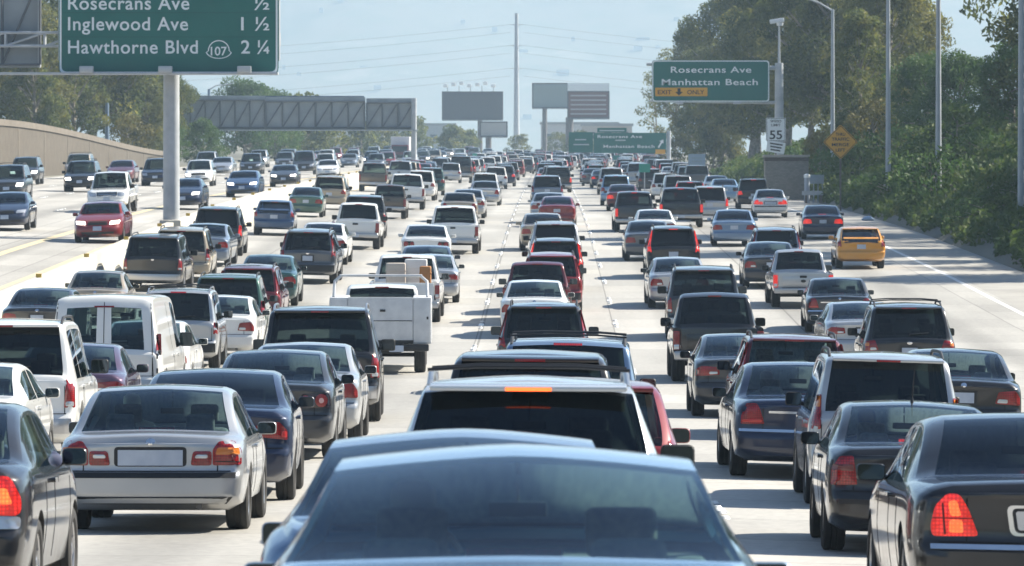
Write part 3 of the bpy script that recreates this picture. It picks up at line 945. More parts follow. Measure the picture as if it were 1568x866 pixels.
def build_all():
    d = 1.0
    build_sedan("bmw", sedan_S(4.47, .87, 1.415, .985, .62, 1.36, 2.5, 3.22, wr=.315), L_bmw, pl=None, extra=X_bmw)
    build_sedan("blue", sedan_S(4.85, .93, 1.455, 1.085, .66, 1.66, 2.8, 3.6, tum=.40, pil=.03, belt_in=.05, crown=.11), L_camry)
    build_sedan("camry", sedan_S(4.8, .90, 1.47, 1.06, .66, 1.5), L_camry)
    build_sedan("jetta", sedan_S(4.38, .868, 1.446, 1.06, .60, 1.36, 2.5, 3.18, wr=.32, tail=[(.2, .09), (.3, .03), (.4, 0), (.555, 0), (.6, .04), (.66, .05), (1.0, .04), (1.2, .02)]), L_jetta, extra=X_jetta)
    build_sedan("passat", sedan_S(4.77, .91, 1.47, 1.06, .62, 1.5), L_passat, pl=(.60, None))
    build_sedan("lincoln", sedan_S(5.45, .99, 1.50, 1.06, .95, 1.72, 3.0, 3.75, wr=.34, pil=.13), L_lincoln, tint=True, pl=None, extra=X_lincoln, mir_w=.23)
    build_sedan("vic", sedan_S(5.38, .985, 1.46, 1.04, 1.0, 1.72, 2.95, 3.65, wr=.335, pil=.10), L_vic, extra=X_vic, pl=(.75, None))
    build_sedan("civic", sedan_S(4.5, .875, 1.435, 1.05, .56, 1.45, 2.6, 3.5, wr=.315), L_civic)
    build_sedan("acura", sedan_S(4.73, .915, 1.45, 1.07, .62, 1.46), L_acura)
    build_sedan("black", sedan_S(4.65, .90, 1.47, 1.07, .62, 1.46), L_black, pl=(.72, None))
    build_suv("tahoe", suv_S(5.05, 1.0, 1.90, 1.16, .30, 2.95, 3.7, .17, wr=.385, hood=1.16), LS_tahoe, rail=(.55, 2.8), bumper=CHROME_DULL, plz=.52, mir_w=.26, mir_h=.22)
    build_suv("crv", suv_S(4.55, .895, 1.68, 1.03, .36, 2.7, 3.45, .22, wr=.345), LS_crv, rail=(.6, 2.4))
    build_suv("mid", suv_S(4.7, .925, 1.74, 1.05, .38, 2.8, 3.55, .21, wr=.36), LS_mid, rail=(.7, 2.6), cross=(.95, 2.0), bumper=None)
    build_suv("wagon", suv_S(4.75, .93, 1.70, 1.03, .48, 2.8, 3.6, .27, wr=.35, pil=.035, crown=.085), LS_mid, rail=(.75, 2.5), cross=(.9, 2.1), bumper=None, mir_w=.25, mir_h=.23)
    build_suv("gx", suv_S(4.78, .94, 1.83, 1.13, .20, 2.8, 3.5, .19, wr=.38, hood=1.14), LS_gx, rail=(.55, 2.6), bumper=None, mir_w=.22, mir_h=.19)
    build_suv("xterra", suv_S(4.53, .895, 1.78, 1.08, .20, 2.6, 3.3, .15, wr=.37, hood=1.12), LS_xterra, rail=(.35, 2.3), cross=(.5, 1.2, 1.9), spoiler=False)
    build_suv("minivan", suv_S(5.05, .97, 1.75, 1.0, .34, 3.1, 4.15, .20, wr=.34, hood=1.0), LS_tahoe, rail=(.6, 2.8), bumper=None, name="minivan", plz=.82)
    build_suv("van", suv_S(5.6, 1.0, 2.06, 1.10, .12, 3.9, 4.6, .13, wr=.37, hood=1.18, rtop=.22, split_rear=True, pil=.13, sides=((2.55, 2.6), (3.35, 4.35))), LS_van, tint=False, bumper=CHROME_DULL, name="cargo_van", plz=.85, spoiler=False, wiper=False, mir_w=.24, mir_h=.28, extra=X_van)
    build_suv("hatch", suv_S(4.25, .86, 1.50, .99, .62, 2.35, 3.25, .24, wr=.315, hood=.98), LS_hatch, tint=False, bumper=None, name="hatchback", plz=.80, mir_h=.14, mir_w=.19, black_mirror=False)
    build_suv("prius", suv_S(4.45, .868, 1.49, 1.0, .80, 2.4, 3.45, .25, wr=.31, hood=.98), LS_hatch, tint=False, bumper=None, name="hatchback", plz=.80, mir_h=.14, mir_w=.19, black_mirror=False, extra=X_prius)
    build_pickup("pickup", 5.6, .985, 1.84, 1.95, 1.12)
    build_pickup("mpickup", 4.95, .87, 1.68, 1.85, 1.03)
    build_util("util")

def X_van(P, S, bvh):
    seam(P, bvh, [((0, .62), (0, 1.92)), ((-.86, .62), (-.80, 1.9)), ((.86, .62), (.80, 1.9))], 'rear', .014, 0, "door_gap")
    for z in (.75, 1.0):
        pm(P, "door_hinge", _boxbm((.93, .02, z), (.03, .03, .09), .008), DARK, 1)
    pm(P, "door_handle", _boxbm((-.07, -.005, .98), (.05, .03, .12), .01), DARK, 1)

def X_prius(P, S, bvh):
    # second, upright pane below the dividing spoiler bar of the hatch
    pm(P, "hatch_glass_bar", quad_patch(bvh, 'rear', [(-.62, 1.075), (.62, 1.075), (.62, 1.13), (-.62, 1.13)], 14, 1, .03, .05), DARK, 0, "paint", only='rear')
    pm(P, "lower_rear_window", poly_patch(bvh, 'rear', [(-.60, .93), (.60, .93), (.60, 1.06), (-.60, 1.06)], .03, 3, .01, .02), mat("black_glass", (.008, .009, .01), .03, 0, .5), 0, only='rear')

CHROME_DULL = mat("bumper_steel", (.42, .42, .43), .28, .9)

def pickup_cab(L, hw, H, bed, hood, wr, tint):
    y0 = bed + .03
    bz = hood + .03
    R0, R1 = y0 + .05, y0 + .24
    W1, W0 = L - 2.25, L - 1.62
    zr = [(y0, bz-.05), (y0+.025, bz), (R0, bz+.04), ((R0+R1)/2, bz + .04 + (H-.1-bz)*.55), (R1, H-.075), (R1+.15, H-.025), ((R1+W1)/2, H), (W1, H-.055), ((W1+W0)/2, H-.06-(H-.06-hood)*.44), (W0, hood), (W0+.4, hood-.02), (L-.35, hood-.07), (L-.1, hood-.15), (L, hood-.32)]
    belt = [(y0, bz-.08), (W0, hood-.09), (L-.4, hood-.16), (L, hood-.40)]
    w = [(y0, hw*.93), (y0+.06, hw*.97), (y0+.3, hw*.985), (L-.7, hw*.985), (L-.2, hw*.92), (L, hw*.74)]
    return base_spec(L, hw, H, zr, belt, w=w, zb=[(y0, .42), (L-.5, .34), (L, .42)], axles=(1.15, L - .95), wr=wr, ww=.25, tum=.19, pil=.075, rear=(R0, R1), wind=(W1, W0),
                     side=((R1+.14, R1+.14+.5), (R1+.14+.58, W0-.22)), tail=None, y0=y0, tail_bulge=.02)

def bed_bm(S, hw, bed, top):
    """open load box: U-shaped section swept along the truck"""
    prof = [(0, .52), (hw-.12, .50), (hw-.03, .52), (hw, .70), (hw-.005, .90), (hw-.015, top-.03), (hw-.03, top), (hw-.10, top), (hw-.11, top-.02), (hw-.11, .66), (0, .66)]
    bm = bmesh.new(); rings = []
    full = prof + [(-x, z) for x, z in prof[::-1][1:-1]]
    ys = [.07] + [.07 + (bed-.07-.01)*k/12 for k in range(1, 13)]
    for y in ys: rings.append([bm.verts.new((x, y, z)) for x, z in full])
    n = len(full)
    for i in range(len(ys)-1):
        for k in range(n): bm.faces.new((rings[i][k], rings[i][(k+1) % n], rings[i+1][(k+1) % n], rings[i+1][k]))
    m = len(prof)
    for ring in (rings[0], rings[-1]):
        for k in range(m - 1):
            a, b = ring[k], ring[k+1]
            pass
        # cap the U in quads: outer k against inner
        outer = ring[:m//2 + 2]; 
        bm.faces.new([ring[k] for k in range(0, m)] )
        bm.faces.new([ring[0]] + [ring[n-k] for k in range(1, m-1)] + [ring[m-1]])
    bmesh.ops.recalc_face_normals(bm, faces=bm.faces)
    return bm

def pickup_common(P, S, bvh, L, hw, bed, top):
    wheels(P, S); mirrors(P, S, S.wind[1] - .30, S.belt(S.wind[0]) + .13, .22, .19, False)
    cabin(P, S, S.wind[0] - .30, 0, z=.50, bench=False)
    seam(P, bvh, [((S.side[0][1]+.04, .46), (S.side[0][1]+.04, S.belt(3)-.03)), ((S.side[1][1]+.1, .46), (S.side[1][1]+.1, S.belt(3)-.03))], 'right', .012, 1, "door_gap")
    seam(P, bvh, [((S.side[0][1]+.04, .46), (S.side[0][1]+.04, S.belt(3)-.03)), ((S.side[1][1]+.1, .46), (S.side[1][1]+.1, S.belt(3)-.03))], 'left', .012, 1, "door_gap")
    hz = S.zr(L - .15) - .12
    front(P, S, bvh, [(.50, hz-.12), (.80, hz-.10), (.84, hz+.05), (.52, hz+.06)], (.45, hz-.14, hz+.08), (.44, .58), True)

def build_pickup(key, L, hw, H, bed, hood):
    S = pickup_cab(L, hw, H, bed, hood, .375 if hw > .9 else .345, False)
    P, bvh = start(S, True)
    top = hood + .02
    pickup_common(P, S, bvh, L, hw, bed, top)
    cut = wheel_cutter(S)
    me = carve(bed_bm(S, hw, bed, top), cut)
    finish(me, [DARK, DARK], True, 35); me.name = "load_bed"
    padd(P, "load_bed", me, 0, "paint")
    bm = bmesh.new(); gw = hw - .16
    add_box(bm, (0, .035, (top+.60)/2), (2*gw, .06, top-.60), .018, 3)
    add_box(bm, (0, .002, (top+.60)/2 - .02), (2*gw-.22, .02, top-.60-.18), .008, 2)
    tg = pm(P, "tailgate", bm, DARK, 0, "paint")
    pm(P, "tailgate_handle", _boxbm((0, -.012, top - .11), (.20, .03, .07), .012), DARK, 0, None, parent=tg)
    pm(P, "emblem", _disc((0, -.014, top - .24), .075, .045), DARK, 1, None, parent=tg)
    for sx in (1, -1):
        bm = bmesh.new(); add_box(bm, (sx*(hw-.075), .055, top-.24), (.13, .09, .36), .02, 3)
        l = pm(P, "tail_lamp", bm, RED, 0, "tail")
        pm(P, "reversing_lens", _boxbm((sx*(hw-.075), .008, top-.36), (.10, .01, .09), .004), CLEAR, 1, None, parent=l)
    bm = bmesh.new()
    add_box(bm, (0, -.06, .53), (2*hw-.06, .16, .17), .04, 3)
    b = pm(P, "rear_bumper", bm, CHROME_DULL, 0)
    pm(P, "step_pad", _boxbm((0, -.07, .618), (1.2, .12, .012)), DARK, 1, None, parent=b)
    pm(P, "number_plate", _boxbm((0, -.145, .53), (.31, .012, .13), .004), PLATE, 0, only='rear')
    pm(P, "frame_rail", _boxbm((0, bed*.55, .47), (.9, bed, .12), .02), DARK, 0)
    pm(P, "high_brake_lamp", _boxbm((0, S.rear[1] - .035, S.zr(S.rear[1]) + .005), (.26, .02, .03), .004), RED, 0, "stop3", only='rear')
    exhaust(P, S, (.6,), y=.05, z=.40)
    P.name, P.cat = "pickup_truck", "pickup truck"
    PROTO[key] = P

def _disc(c, rx, rz, th=.012, n=20):
    bm = bmesh.new()
    a = [bm.verts.new((c[0] + rx*math.cos(2*math.pi*k/n), c[1], c[2] + rz*math.sin(2*math.pi*k/n))) for k in range(n)]
    b = [bm.verts.new((v.co.x, c[1] + th, v.co.z)) for v in a]
    bm.faces.new(a); bm.faces.new(b[::-1])
    for k in range(n): bm.faces.new((a[k], a[(k+1) % n], b[(k+1) % n], b[k]))
    return bm

WHITE_BOX = noise_mat("white_box_paint", [(.35, (.50, .51, .52)), (.7, (.62, .63, .63))], 4, .45, 6)

def build_util(key):
    L, hw, H, bed, hood = 5.9, .99, 1.90, 2.35, 1.16
    S = pickup_cab(L, hw, H, bed, hood, .39, False)
    P, bvh = start(S, True)
    pickup_common(P, S, bvh, L, hw, bed, 1.2)
    # service body: side tool boxes, floor, tailgate, ladder rack
    for sx in (1, -1):
        bx = pm(P, "tool_box", _boxbm((sx*.90, bed*.5 + .03, 1.16), (.40, bed, 1.0), .02), WHITE_BOX, 0)
        pm(P, "box_door", _boxbm((sx*1.102, .52, 1.16), (.012, .8, .86), .01), WHITE_BOX, 1, None, parent=bx)
        pm(P, "box_door", _boxbm((sx*1.102, 1.6, 1.16), (.012, 1.1, .86), .01), WHITE_BOX, 1, None, parent=bx)
        pm(P, "box_latch", _boxbm((sx*.90 + .12, .018, 1.22), (.04, .03, .06), .008), DARK, 0, None, parent=bx)
        pm(P, "box_end_panel", _boxbm((sx*.90, .022, 1.16), (.36, .02, .94), .01), WHITE_BOX, 0, None, parent=bx)
        pm(P, "tail_lamp", _boxbm((sx*.90, .02, .585), (.24, .04, .10), .012), RED, 0, "tail")
    pm(P, "bed_floor", _boxbm((0, bed*.5, .70), (1.42, bed, .08)), DARK, 0)
    tg = pm(P, "tailgate", _boxbm((0, .04, 1.17), (1.40, .06, 1.0), .015), WHITE_BOX, 0)
    pm(P, "tailgate_handle", _boxbm((.05, .0, 1.38), (.12, .03, .05), .01), DARK, 0, None, parent=tg)
    pm(P, "tailgate_fold", _boxbm((0, .006, 1.16), (1.38, .008, .014)), SEAM, 0, None, parent=tg)
    pm(P, "rear_bumper", _boxbm((0, -.02, .58), (2.1, .2, .15), .03), DARK, 0)
    pm(P, "number_plate", _boxbm((.35, -.125, .56), (.31, .012, .14), .004), PLATE, 0, only='rear')
    pm(P, "frame_rail", _boxbm((0, bed*.55, .52), (.9, bed, .16), .02), DARK, 0)
    for sx in (1, -1):
        pts = [(sx*1.02, .55, 1.66), (sx*1.0, .75, 2.0), (sx*.86, .80, 2.12)]
        pm(P, "rack_post", _tubebm(pts, .035), WHITE_BOX, 0)
    pm(P, "rack_bar", _tubebm([(-.9, .80, 2.12), (.9, .80, 2.12)], .03), WHITE_BOX, 0)
    pm(P, "high_brake_lamp", _boxbm((0, S.rear[1] - .035, S.zr(S.rear[1]) + .005), (.3, .02, .03), .004), RED, 0, "stop3", only='rear')
    P.name, P.cat = "utility_truck", "utility truck"
    PROTO[key] = P

build_all()

# ------------------------------------------------------------------ colours
C = {
 'silver': paint('silver', (.42, .43, .44), .55, .3), 'white': paint('white', (.72, .72, .70)), 'black': paint('black', (.010, .010, .012)), 'navy': paint('navy', (.012, .020, .05), .3),
 'grey': paint('grey', (.10, .105, .115), .5), 'charcoal': paint('charcoal', (.035, .037, .042), .4), 'tan': paint('tan', (.34, .29, .22), .35), 'blue': paint('blue', (.035, .075, .16), .4),
 'skyblue': paint('skyblue', (.16, .24, .36), .5), 'red': paint('red', (.19, .012, .014), .1), 'maroon': paint('maroon', (.10, .008, .012), .2), 'green': paint('green', (.05, .11, .085), .4),
 'teal': paint('teal', (.015, .065, .065), .35), 'purple': paint('purple', (.10, .06, .10), .4), 'yellow': paint('yellow', (.62, .27, .025)), 'bluegrey': paint('bluegrey', (.16, .20, .26), .5), 'bronze': paint('bronze', (.10, .075, .055), .45),
 'pearl': paint('pearl', (.50, .53, .56), .35, .25), 'steelblue': paint('steelblue', (.20, .33, .48), .25, .25),
}
VEH = []
def place(kind, X, d, colour, label, back=False, lit='', scale=(1, 1, 1), group=None, cat=None, lod=None, name=None, z=None, skip=()):
    P = PROTO[kind]; S = P.spec
    L = S.L * scale[1]
    gz = opp_z if X < -14.3 else road_z
    rear = not back
    ya, yb = d, d + L
    slope = math.atan2(gz(X, d + S.axles[1]) - gz(X, d + S.axles[0]), S.axles[1] - S.axles[0])
    bank = math.atan2(gz(X + .8, d + 2) - gz(X - .8, d + 2), 1.6) if abs(X + 14.3) > 1.5 else 0
    e = bpy.data.objects.new(name or P.name, None); COL.objects.link(e)
    e.empty_display_size = .3
    za = gz(X, d + S.axles[0] * scale[1]) - math.tan(slope) * S.axles[0] * scale[1]
    if back:
        e.location = (X, d + L, gz(X, d + L - S.axles[1]*scale[1]) + math.tan(slope) * S.axles[1]*scale[1] * 0 + math.tan(slope) * (S.axles[0]) )
        e.rotation_euler = (-slope, bank * -1, math.pi)
        e.location.z = gz(X, d + L/2) + math.tan(slope) * L/2
    else:
        e.location = (X, d, za)
        e.rotation_euler = (slope, bank * -1, 0)
    e.scale = scale
    if d > 430:
        e.location.x += bend(d + 2); e.rotation_euler.z -= math.atan((bend(d + 5) - bend(d)) / 5)
    if 40 < d < 480: e.rotation_euler.z += R(1.1) * math.sin(d * 12.9898 + X * 78.233)
    e["label"] = label; e["category"] = cat or P.cat
    if group: e["group"] = group
    lv = lod if lod is not None else (2 if d < 90 else 1 if d < 175 else 0)
    made = {}
    pc = C[colour]
    brake = 'b' in lit
    for p in P.parts:
        if p.only == 'rear' and back: continue
        if p.only == 'front' and rear: continue
        if p.lod > lv or p.name in skip: continue
        if p.parent is not None and p.parent not in made: continue
        o = bpy.data.objects.new(p.name, p.me); COL.objects.link(o)
        o.parent = made[p.parent] if p.parent is not None else e
        o.location = p.loc
        if p.rotz: o.rotation_euler = (0, 0, p.rotz)
        made[p] = o
        m = None
        if p.role == 'paint': m = pc
        elif p.role == 'tail': m = RED_LIT if ('b' in lit or 't' in lit) else None
        elif p.role == 'hot': m = RED_HOT if 'b' in lit else None
        elif p.role == 'stop3': m = (AMBER_LIT if 'a' in lit else RED_LIT) if ('b' in lit or 'a' in lit or '3' in lit) else None
        elif p.role == 'head': m = HEAD_LIT if 'h' in lit else None
        elif p.role == 'rail': m = CHROME_DULL if 'r' in lit else None
        elif p.role == 'glass2' and 's' in lit: m = GLASS_SHINY
        elif p.role == 'glass2' and kind == 'van': m = GLASS_VAN
        elif p.role == 'glass2' and 'd' in lit: m = GLASS_TINT
        elif p.role == 'glass2' and 'c' in lit: m = GLASS
        if m is not None:
            o.material_slots[0].link = 'OBJECT'; o.material_slots[0].material = m
    VEH.append((X, d, L, S.hw * scale[0], label))
    return e
# ------------------------------------------------------------------ setting: ground, roads
def node_mat(name):
    m = bpy.data.materials.new(name); m.use_nodes = True
    MATS[name] = m
    return m, m.node_tree, m.node_tree.nodes["Principled BSDF"]

def N(nt, t, **kw):
    n = nt.nodes.new(t)
    for k, v in kw.items():
        if k.startswith("i"): n.inputs[int(k[1:])].default_value = v
        else: setattr(n, k, v)
    return n

def concrete_road(name, base, lanes):
    """grooved concrete: slab joints, oil-darkened lane centres, patches"""
    m, nt, b = node_mat(name)
    tc = N(nt, "ShaderNodeTexCoord"); sep = N(nt, "ShaderNodeSeparateXYZ")
    nt.links.new(tc.outputs["Object"], sep.inputs[0])
    n1 = N(nt, "ShaderNodeTexNoise"); n1.inputs["Scale"].default_value = .35; n1.inputs["Detail"].default_value = 8
    mp = N(nt, "ShaderNodeMapping"); mp.inputs["Scale"].default_value = (1.6, .12, 1); nt.links.new(tc.outputs["Object"], mp.inputs[0])
    nt.links.new(mp.outputs[0], n1.inputs["Vector"])
    n2 = N(nt, "ShaderNodeTexNoise"); n2.inputs["Scale"].default_value = 9; n2.inputs["Detail"].default_value = 5
    nt.links.new(tc.outputs["Object"], n2.inputs["Vector"])
    cr = N(nt, "ShaderNodeValToRGB")
    cr.color_ramp.elements[0].position = .3; cr.color_ramp.elements[0].color = (*[c*.80 for c in base], 1)
    cr.color_ramp.elements[1].position = .72; cr.color_ramp.elements[1].color = (*[c*1.10 for c in base], 1)
    nt.links.new(n1.outputs["Fac"], cr.inputs[0])
    mix = N(nt, "ShaderNodeMix", data_type='RGBA', blend_type='MULTIPLY'); mix.inputs[0].default_value = 1
    cr2 = N(nt, "ShaderNodeValToRGB"); cr2.color_ramp.elements[0].position = .35; cr2.color_ramp.elements[0].color = (.82, .82, .82, 1); cr2.color_ramp.elements[1].position = .7; cr2.color_ramp.elements[1].color = (1.04, 1.04, 1.03, 1)
    nt.links.new(n2.outputs["Fac"], cr2.inputs[0])
    nt.links.new(cr.outputs[0], mix.inputs[6]); nt.links.new(cr2.outputs[0], mix.inputs[7])
    # lane centre oil band: cos of x over the lane pitch
    mul = N(nt, "ShaderNodeMath", operation='MULTIPLY'); mul.inputs[1].default_value = 2*math.pi/lanes; nt.links.new(sep.outputs[0], mul.inputs[0])
    cs = N(nt, "ShaderNodeMath", operation='COSINE'); nt.links.new(mul.outputs[0], cs.inputs[0])
    pw = N(nt, "ShaderNodeMapRange"); pw.inputs[1].default_value = .3; pw.inputs[2].default_value = 1; pw.inputs[3].default_value = 1; pw.inputs[4].default_value = .75
    nt.links.new(cs.outputs[0], pw.inputs[0])
    mix2 = N(nt, "ShaderNodeMix", data_type='RGBA', blend_type='MULTIPLY'); mix2.inputs[0].default_value = 1
    nt.links.new(mix.outputs[2], mix2.inputs[6]); nt.links.new(pw.outputs[0], mix2.inputs[7])
    # joints: longitudinal at lane edges, transverse every 4.6 m
    def joint(src, pitch, width, shift=0.0):
        a = N(nt, "ShaderNodeMath", operation='MULTIPLY_ADD'); a.inputs[1].default_value = 1/pitch; a.inputs[2].default_value = shift; nt.links.new(src, a.inputs[0])
        f = N(nt, "ShaderNodeMath", operation='FRACT'); nt.links.new(a.outputs[0], f.inputs[0])
        g = N(nt, "ShaderNodeMath", operation='LESS_THAN'); g.inputs[1].default_value = width/pitch; nt.links.new(f.outputs[0], g.inputs[0])
        return g
    j1 = joint(sep.outputs[0], lanes, .035, .52); j2 = joint(sep.outputs[1], 4.6, .05)
    j3 = joint(sep.outputs[0], lanes*2.37, .06, .21)
    mx = N(nt, "ShaderNodeMath", operation='MAXIMUM'); nt.links.new(j1.outputs[0], mx.inputs[0]); nt.links.new(j2.outputs[0], mx.inputs[1])
    mx3 = N(nt, "ShaderNodeMath", operation='MAXIMUM'); nt.links.new(mx.outputs[0], mx3.inputs[0]); nt.links.new(j3.outputs[0], mx3.inputs[1])
    # each slab has aged differently
    fx = N(nt, "ShaderNodeMath", operation='MULTIPLY_ADD'); fx.inputs[1].default_value = 1/lanes; fx.inputs[2].default_value = .52; nt.links.new(sep.outputs[0], fx.inputs[0])
    fxx = N(nt, "ShaderNodeMath", operation='FLOOR'); nt.links.new(fx.outputs[0], fxx.inputs[0])
    fy = N(nt, "ShaderNodeMath", operation='MULTIPLY'); fy.inputs[1].default_value = 1/4.6; nt.links.new(sep.outputs[1], fy.inputs[0])
    fyy = N(nt, "ShaderNodeMath", operation='FLOOR'); nt.links.new(fy.outputs[0], fyy.inputs[0])
    cb = N(nt, "ShaderNodeCombineXYZ"); nt.links.new(fxx.outputs[0], cb.inputs[0]); nt.links.new(fyy.outputs[0], cb.inputs[1])
    wnz = N(nt, "ShaderNodeTexWhiteNoise"); nt.links.new(cb.outputs[0], wnz.inputs[0])
    wr_ = N(nt, "ShaderNodeMapRange"); wr_.inputs[3].default_value = .84; wr_.inputs[4].default_value = 1.06; nt.links.new(wnz.outputs["Value"], wr_.inputs[0])
    mixs = N(nt, "ShaderNodeMix", data_type='RGBA', blend_type='MULTIPLY'); mixs.inputs[0].default_value = 1
    nt.links.new(mix2.outputs[2], mixs.inputs[6]); nt.links.new(wr_.outputs[0], mixs.inputs[7]); mix2 = mixs
    jf = N(nt, "ShaderNodeMath", operation='MULTIPLY'); jf.inputs[1].default_value = .62; nt.links.new(mx3.outputs[0], jf.inputs[0])
    mix3 = N(nt, "ShaderNodeMix", data_type='RGBA'); mix3.inputs[7].default_value = (.10, .095, .085, 1)
    nt.links.new(jf.outputs[0], mix3.inputs[0]); nt.links.new(mix2.outputs[2], mix3.inputs[6])
    nt.links.new(mix3.outputs[2], b.inputs["Base Color"])
    b.inputs["Roughness"].default_value = .72
    b.inputs["Specular IOR Level"].default_value = .35
    bp = N(nt, "ShaderNodeBump"); bp.inputs["Strength"].default_value = .25; bp.inputs["Distance"].default_value = .01
    nt.links.new(n2.outputs["Fac"], bp.inputs["Height"]); nt.links.new(bp.outputs[0], b.inputs["Normal"])
    return m

ROAD_M = concrete_road("road_concrete", (.43, .415, .385), 3.66)
OPP_M = concrete_road("road_concrete_far_side", (.45, .43, .395), 3.66)
ASPH_M = noise_mat("shoulder_asphalt", [(.3, (.10, .10, .10)), (.7, (.19, .185, .175))], .8, .85, 8, .2)
BARR_M = noise_mat("barrier_concrete", [(.3, (.44, .41, .35)), (.7, (.58, .55, .48))], .9, .85, 8, .15)
SOIL_M = noise_mat("bare_soil", [(.3, (.030, .026, .018)), (.7, (.065, .055, .038))], .6, .95, 8, .3)
GRND_M = noise_mat("far_ground", [(.3, (.10, .10, .08)), (.6, (.17, .16, .13)), (.8, (.12, .13, .09))], .02, .95, 8)
WHITE_LINE = noise_mat("road_paint_white", [(.35, (.55, .55, .53)), (.6, (.74, .74, .72))], 4, .7, 8)
YELLOW_LINE = noise_mat("road_paint_yellow", [(.35, (.52, .43, .27)), (.6, (.60, .50, .31))], 3, .7, 8)

YS = [-400, -250, -140, -90, -55, -30, -10, 0] + list(range(8, 240, 8)) + list(range(240, 520, 14)) + list(range(520, 1000, 30)) + [1000, 1080, 1200, 1350, 1500]

def sheet(name, x0, x1, zf, m, dz=0.0, nx=4, ys=YS, parent=None, **props):
    vs, fs = [], []
    for y in ys:
        for k in range(nx + 1):
            x = x0 + (x1 - x0)*k/nx
            vs.append((x + bend(y), y, zf(x, y) + dz))
    for i in range(len(ys)-1):
        for k in range(nx):
            a = i*(nx+1) + k
            fs.append((a, a+1, a+nx+2, a+nx+1))
    return obj(name, mesh_of(name, vs, fs, [m]), parent, **props)

road = sheet("road", -14.0, 13.9, road_z, ROAD_M, nx=12, kind="structure")
sheet("hard_shoulder", 13.9, 16.5, road_z, noise_mat("shoulder_concrete", [(.3, (.27, .26, .24)), (.7, (.36, .345, .315))], .5, .85, 8, .15), dz=-.004, nx=2, kind="structure")
opp = sheet("opposing_road", -34.2, -15.35, opp_z, OPP_M, nx=6, kind="structure")
sheet("median_shoulder", -15.35, -14.25, opp_z, ASPH_M, dz=-.004, nx=2, kind="structure")
# edge lines and the yellow buffer lines
sheet("edge_line", 13.55, 13.72, road_z, WHITE_LINE, .004, 1, parent=road)
for x in (-9.95, -9.6): sheet("buffer_line", x, x + .13, road_z, YELLOW_LINE, .004, 1, parent=road)
sheet("buffer_line", -13.75, -13.60, road_z, YELLOW_LINE, .004, 1, parent=road)
sheet("edge_line", -15.75, -15.55, opp_z, YELLOW_LINE, .004, 1, parent=opp)
sheet("edge_line", -18.55, -18.2, opp_z, YELLOW_LINE, .004, 1, parent=opp)
sheet("edge_line", -33.6, -33.4, opp_z, WHITE_LINE, .004, 1, parent=opp)
# raised lane markers, in groups of four, 14.6 m apart
bm = bmesh.new()
for k in range(4):
    r_ = bmesh.ops.create_cone(bm, cap_ends=True, segments=10, radius1=.07, radius2=.045, depth=.03, matrix=Matrix.Translation((0, k*1.2, .015)))
add_box(bm, (0, 1.8, .006), (.15, 1.0, .012))
DOT_ME = bm_mesh("lane_marker", bm, [mat("marker_ceramic", (.78, .78, .75), .4)])
for xl in (-5.6, -1.85, 1.85, 5.5, 9.3):
    y = 24.0 + (xl % 3)
    while y < 420:
        obj("lane_marker", DOT_ME, road, (xl, y, road_z(xl, y) + .003)).rotation_euler = (math.atan2(road_z(xl, y+4)-road_z(xl, y), 4), 0, 0)
        y += 14.6
for xl in (-22.0, -25.6, -29.3):
    y = 190.0
    while y < 420:
        obj("lane_marker", DOT_ME, opp, (xl, y, opp_z(xl, y) + .003)).rotation_euler = (math.atan2(opp_z(xl, y+4)-opp_z(xl, y), 4), 0, 0)
        y += 14.6

# ground: one sheet to the hills, sunk under the roads
def ground_h(x, y):
    b = road_z(0, y) - .25
    if x > 16.3:
        e = emb_h(x, y)
        return road_z(13, y) - .12 + e
    if x < -34: return opp_z(-34, min(y, 1500)) - .05 + .25 * sstep(-36, -60, x) + 1.5*sstep(-36, -70, x)
    if x < -14.2: return b - .0
    return b
def emb_h(x, y):
    t = max(0.0, x - 16.4)
    prof = 6.2 * (1 - math.exp(-t / 8.5)) if t > 0 else 0
    far = 1 - .75 * sstep(420, 640, y)
    bump = .35 * math.sin(y*.13 + x*.4) + .25 * math.sin(y*.31 - x*.7) + .3*math.sin(x*.9 + y*.05)
    return (prof + bump * min(1, t/3)) * far
gx = [-2500, -1200, -600, -300, -160, -100, -70, -55, -45, -38, -35, -34.0, -24, -14.4, -5, 5, 13, 16.3, 16.9, 17.6, 18.5, 20, 22, 24, 27, 30, 34, 40, 50, 70, 110, 200, 400, 800, 1500, 2500]
gy = [-420, -250, -140, -80, -30, 0] + list(range(20, 500, 12)) + list(range(500, 1000, 40)) + [1000, 1200, 1500, 2000, 3000, 4500, 7000, 8200]
vs = [(x, y, ground_h(x, y)) for y in gy for x in gx]
nx = len(gx)
fs = [(i*nx+k, i*nx+k+1, (i+1)*nx+k+1, (i+1)*nx+k) for i in range(len(gy)-1) for k in range(nx-1)]
mi = [1 if (gx[k] >= 16 and gx[k] < 60 and gy[i] < 700) else 0 for i in range(len(gy)-1) for k in range(nx-1)]
obj("ground", mesh_of("ground", vs, fs, [GRND_M, SOIL_M], True, 60, mi), kind="structure")

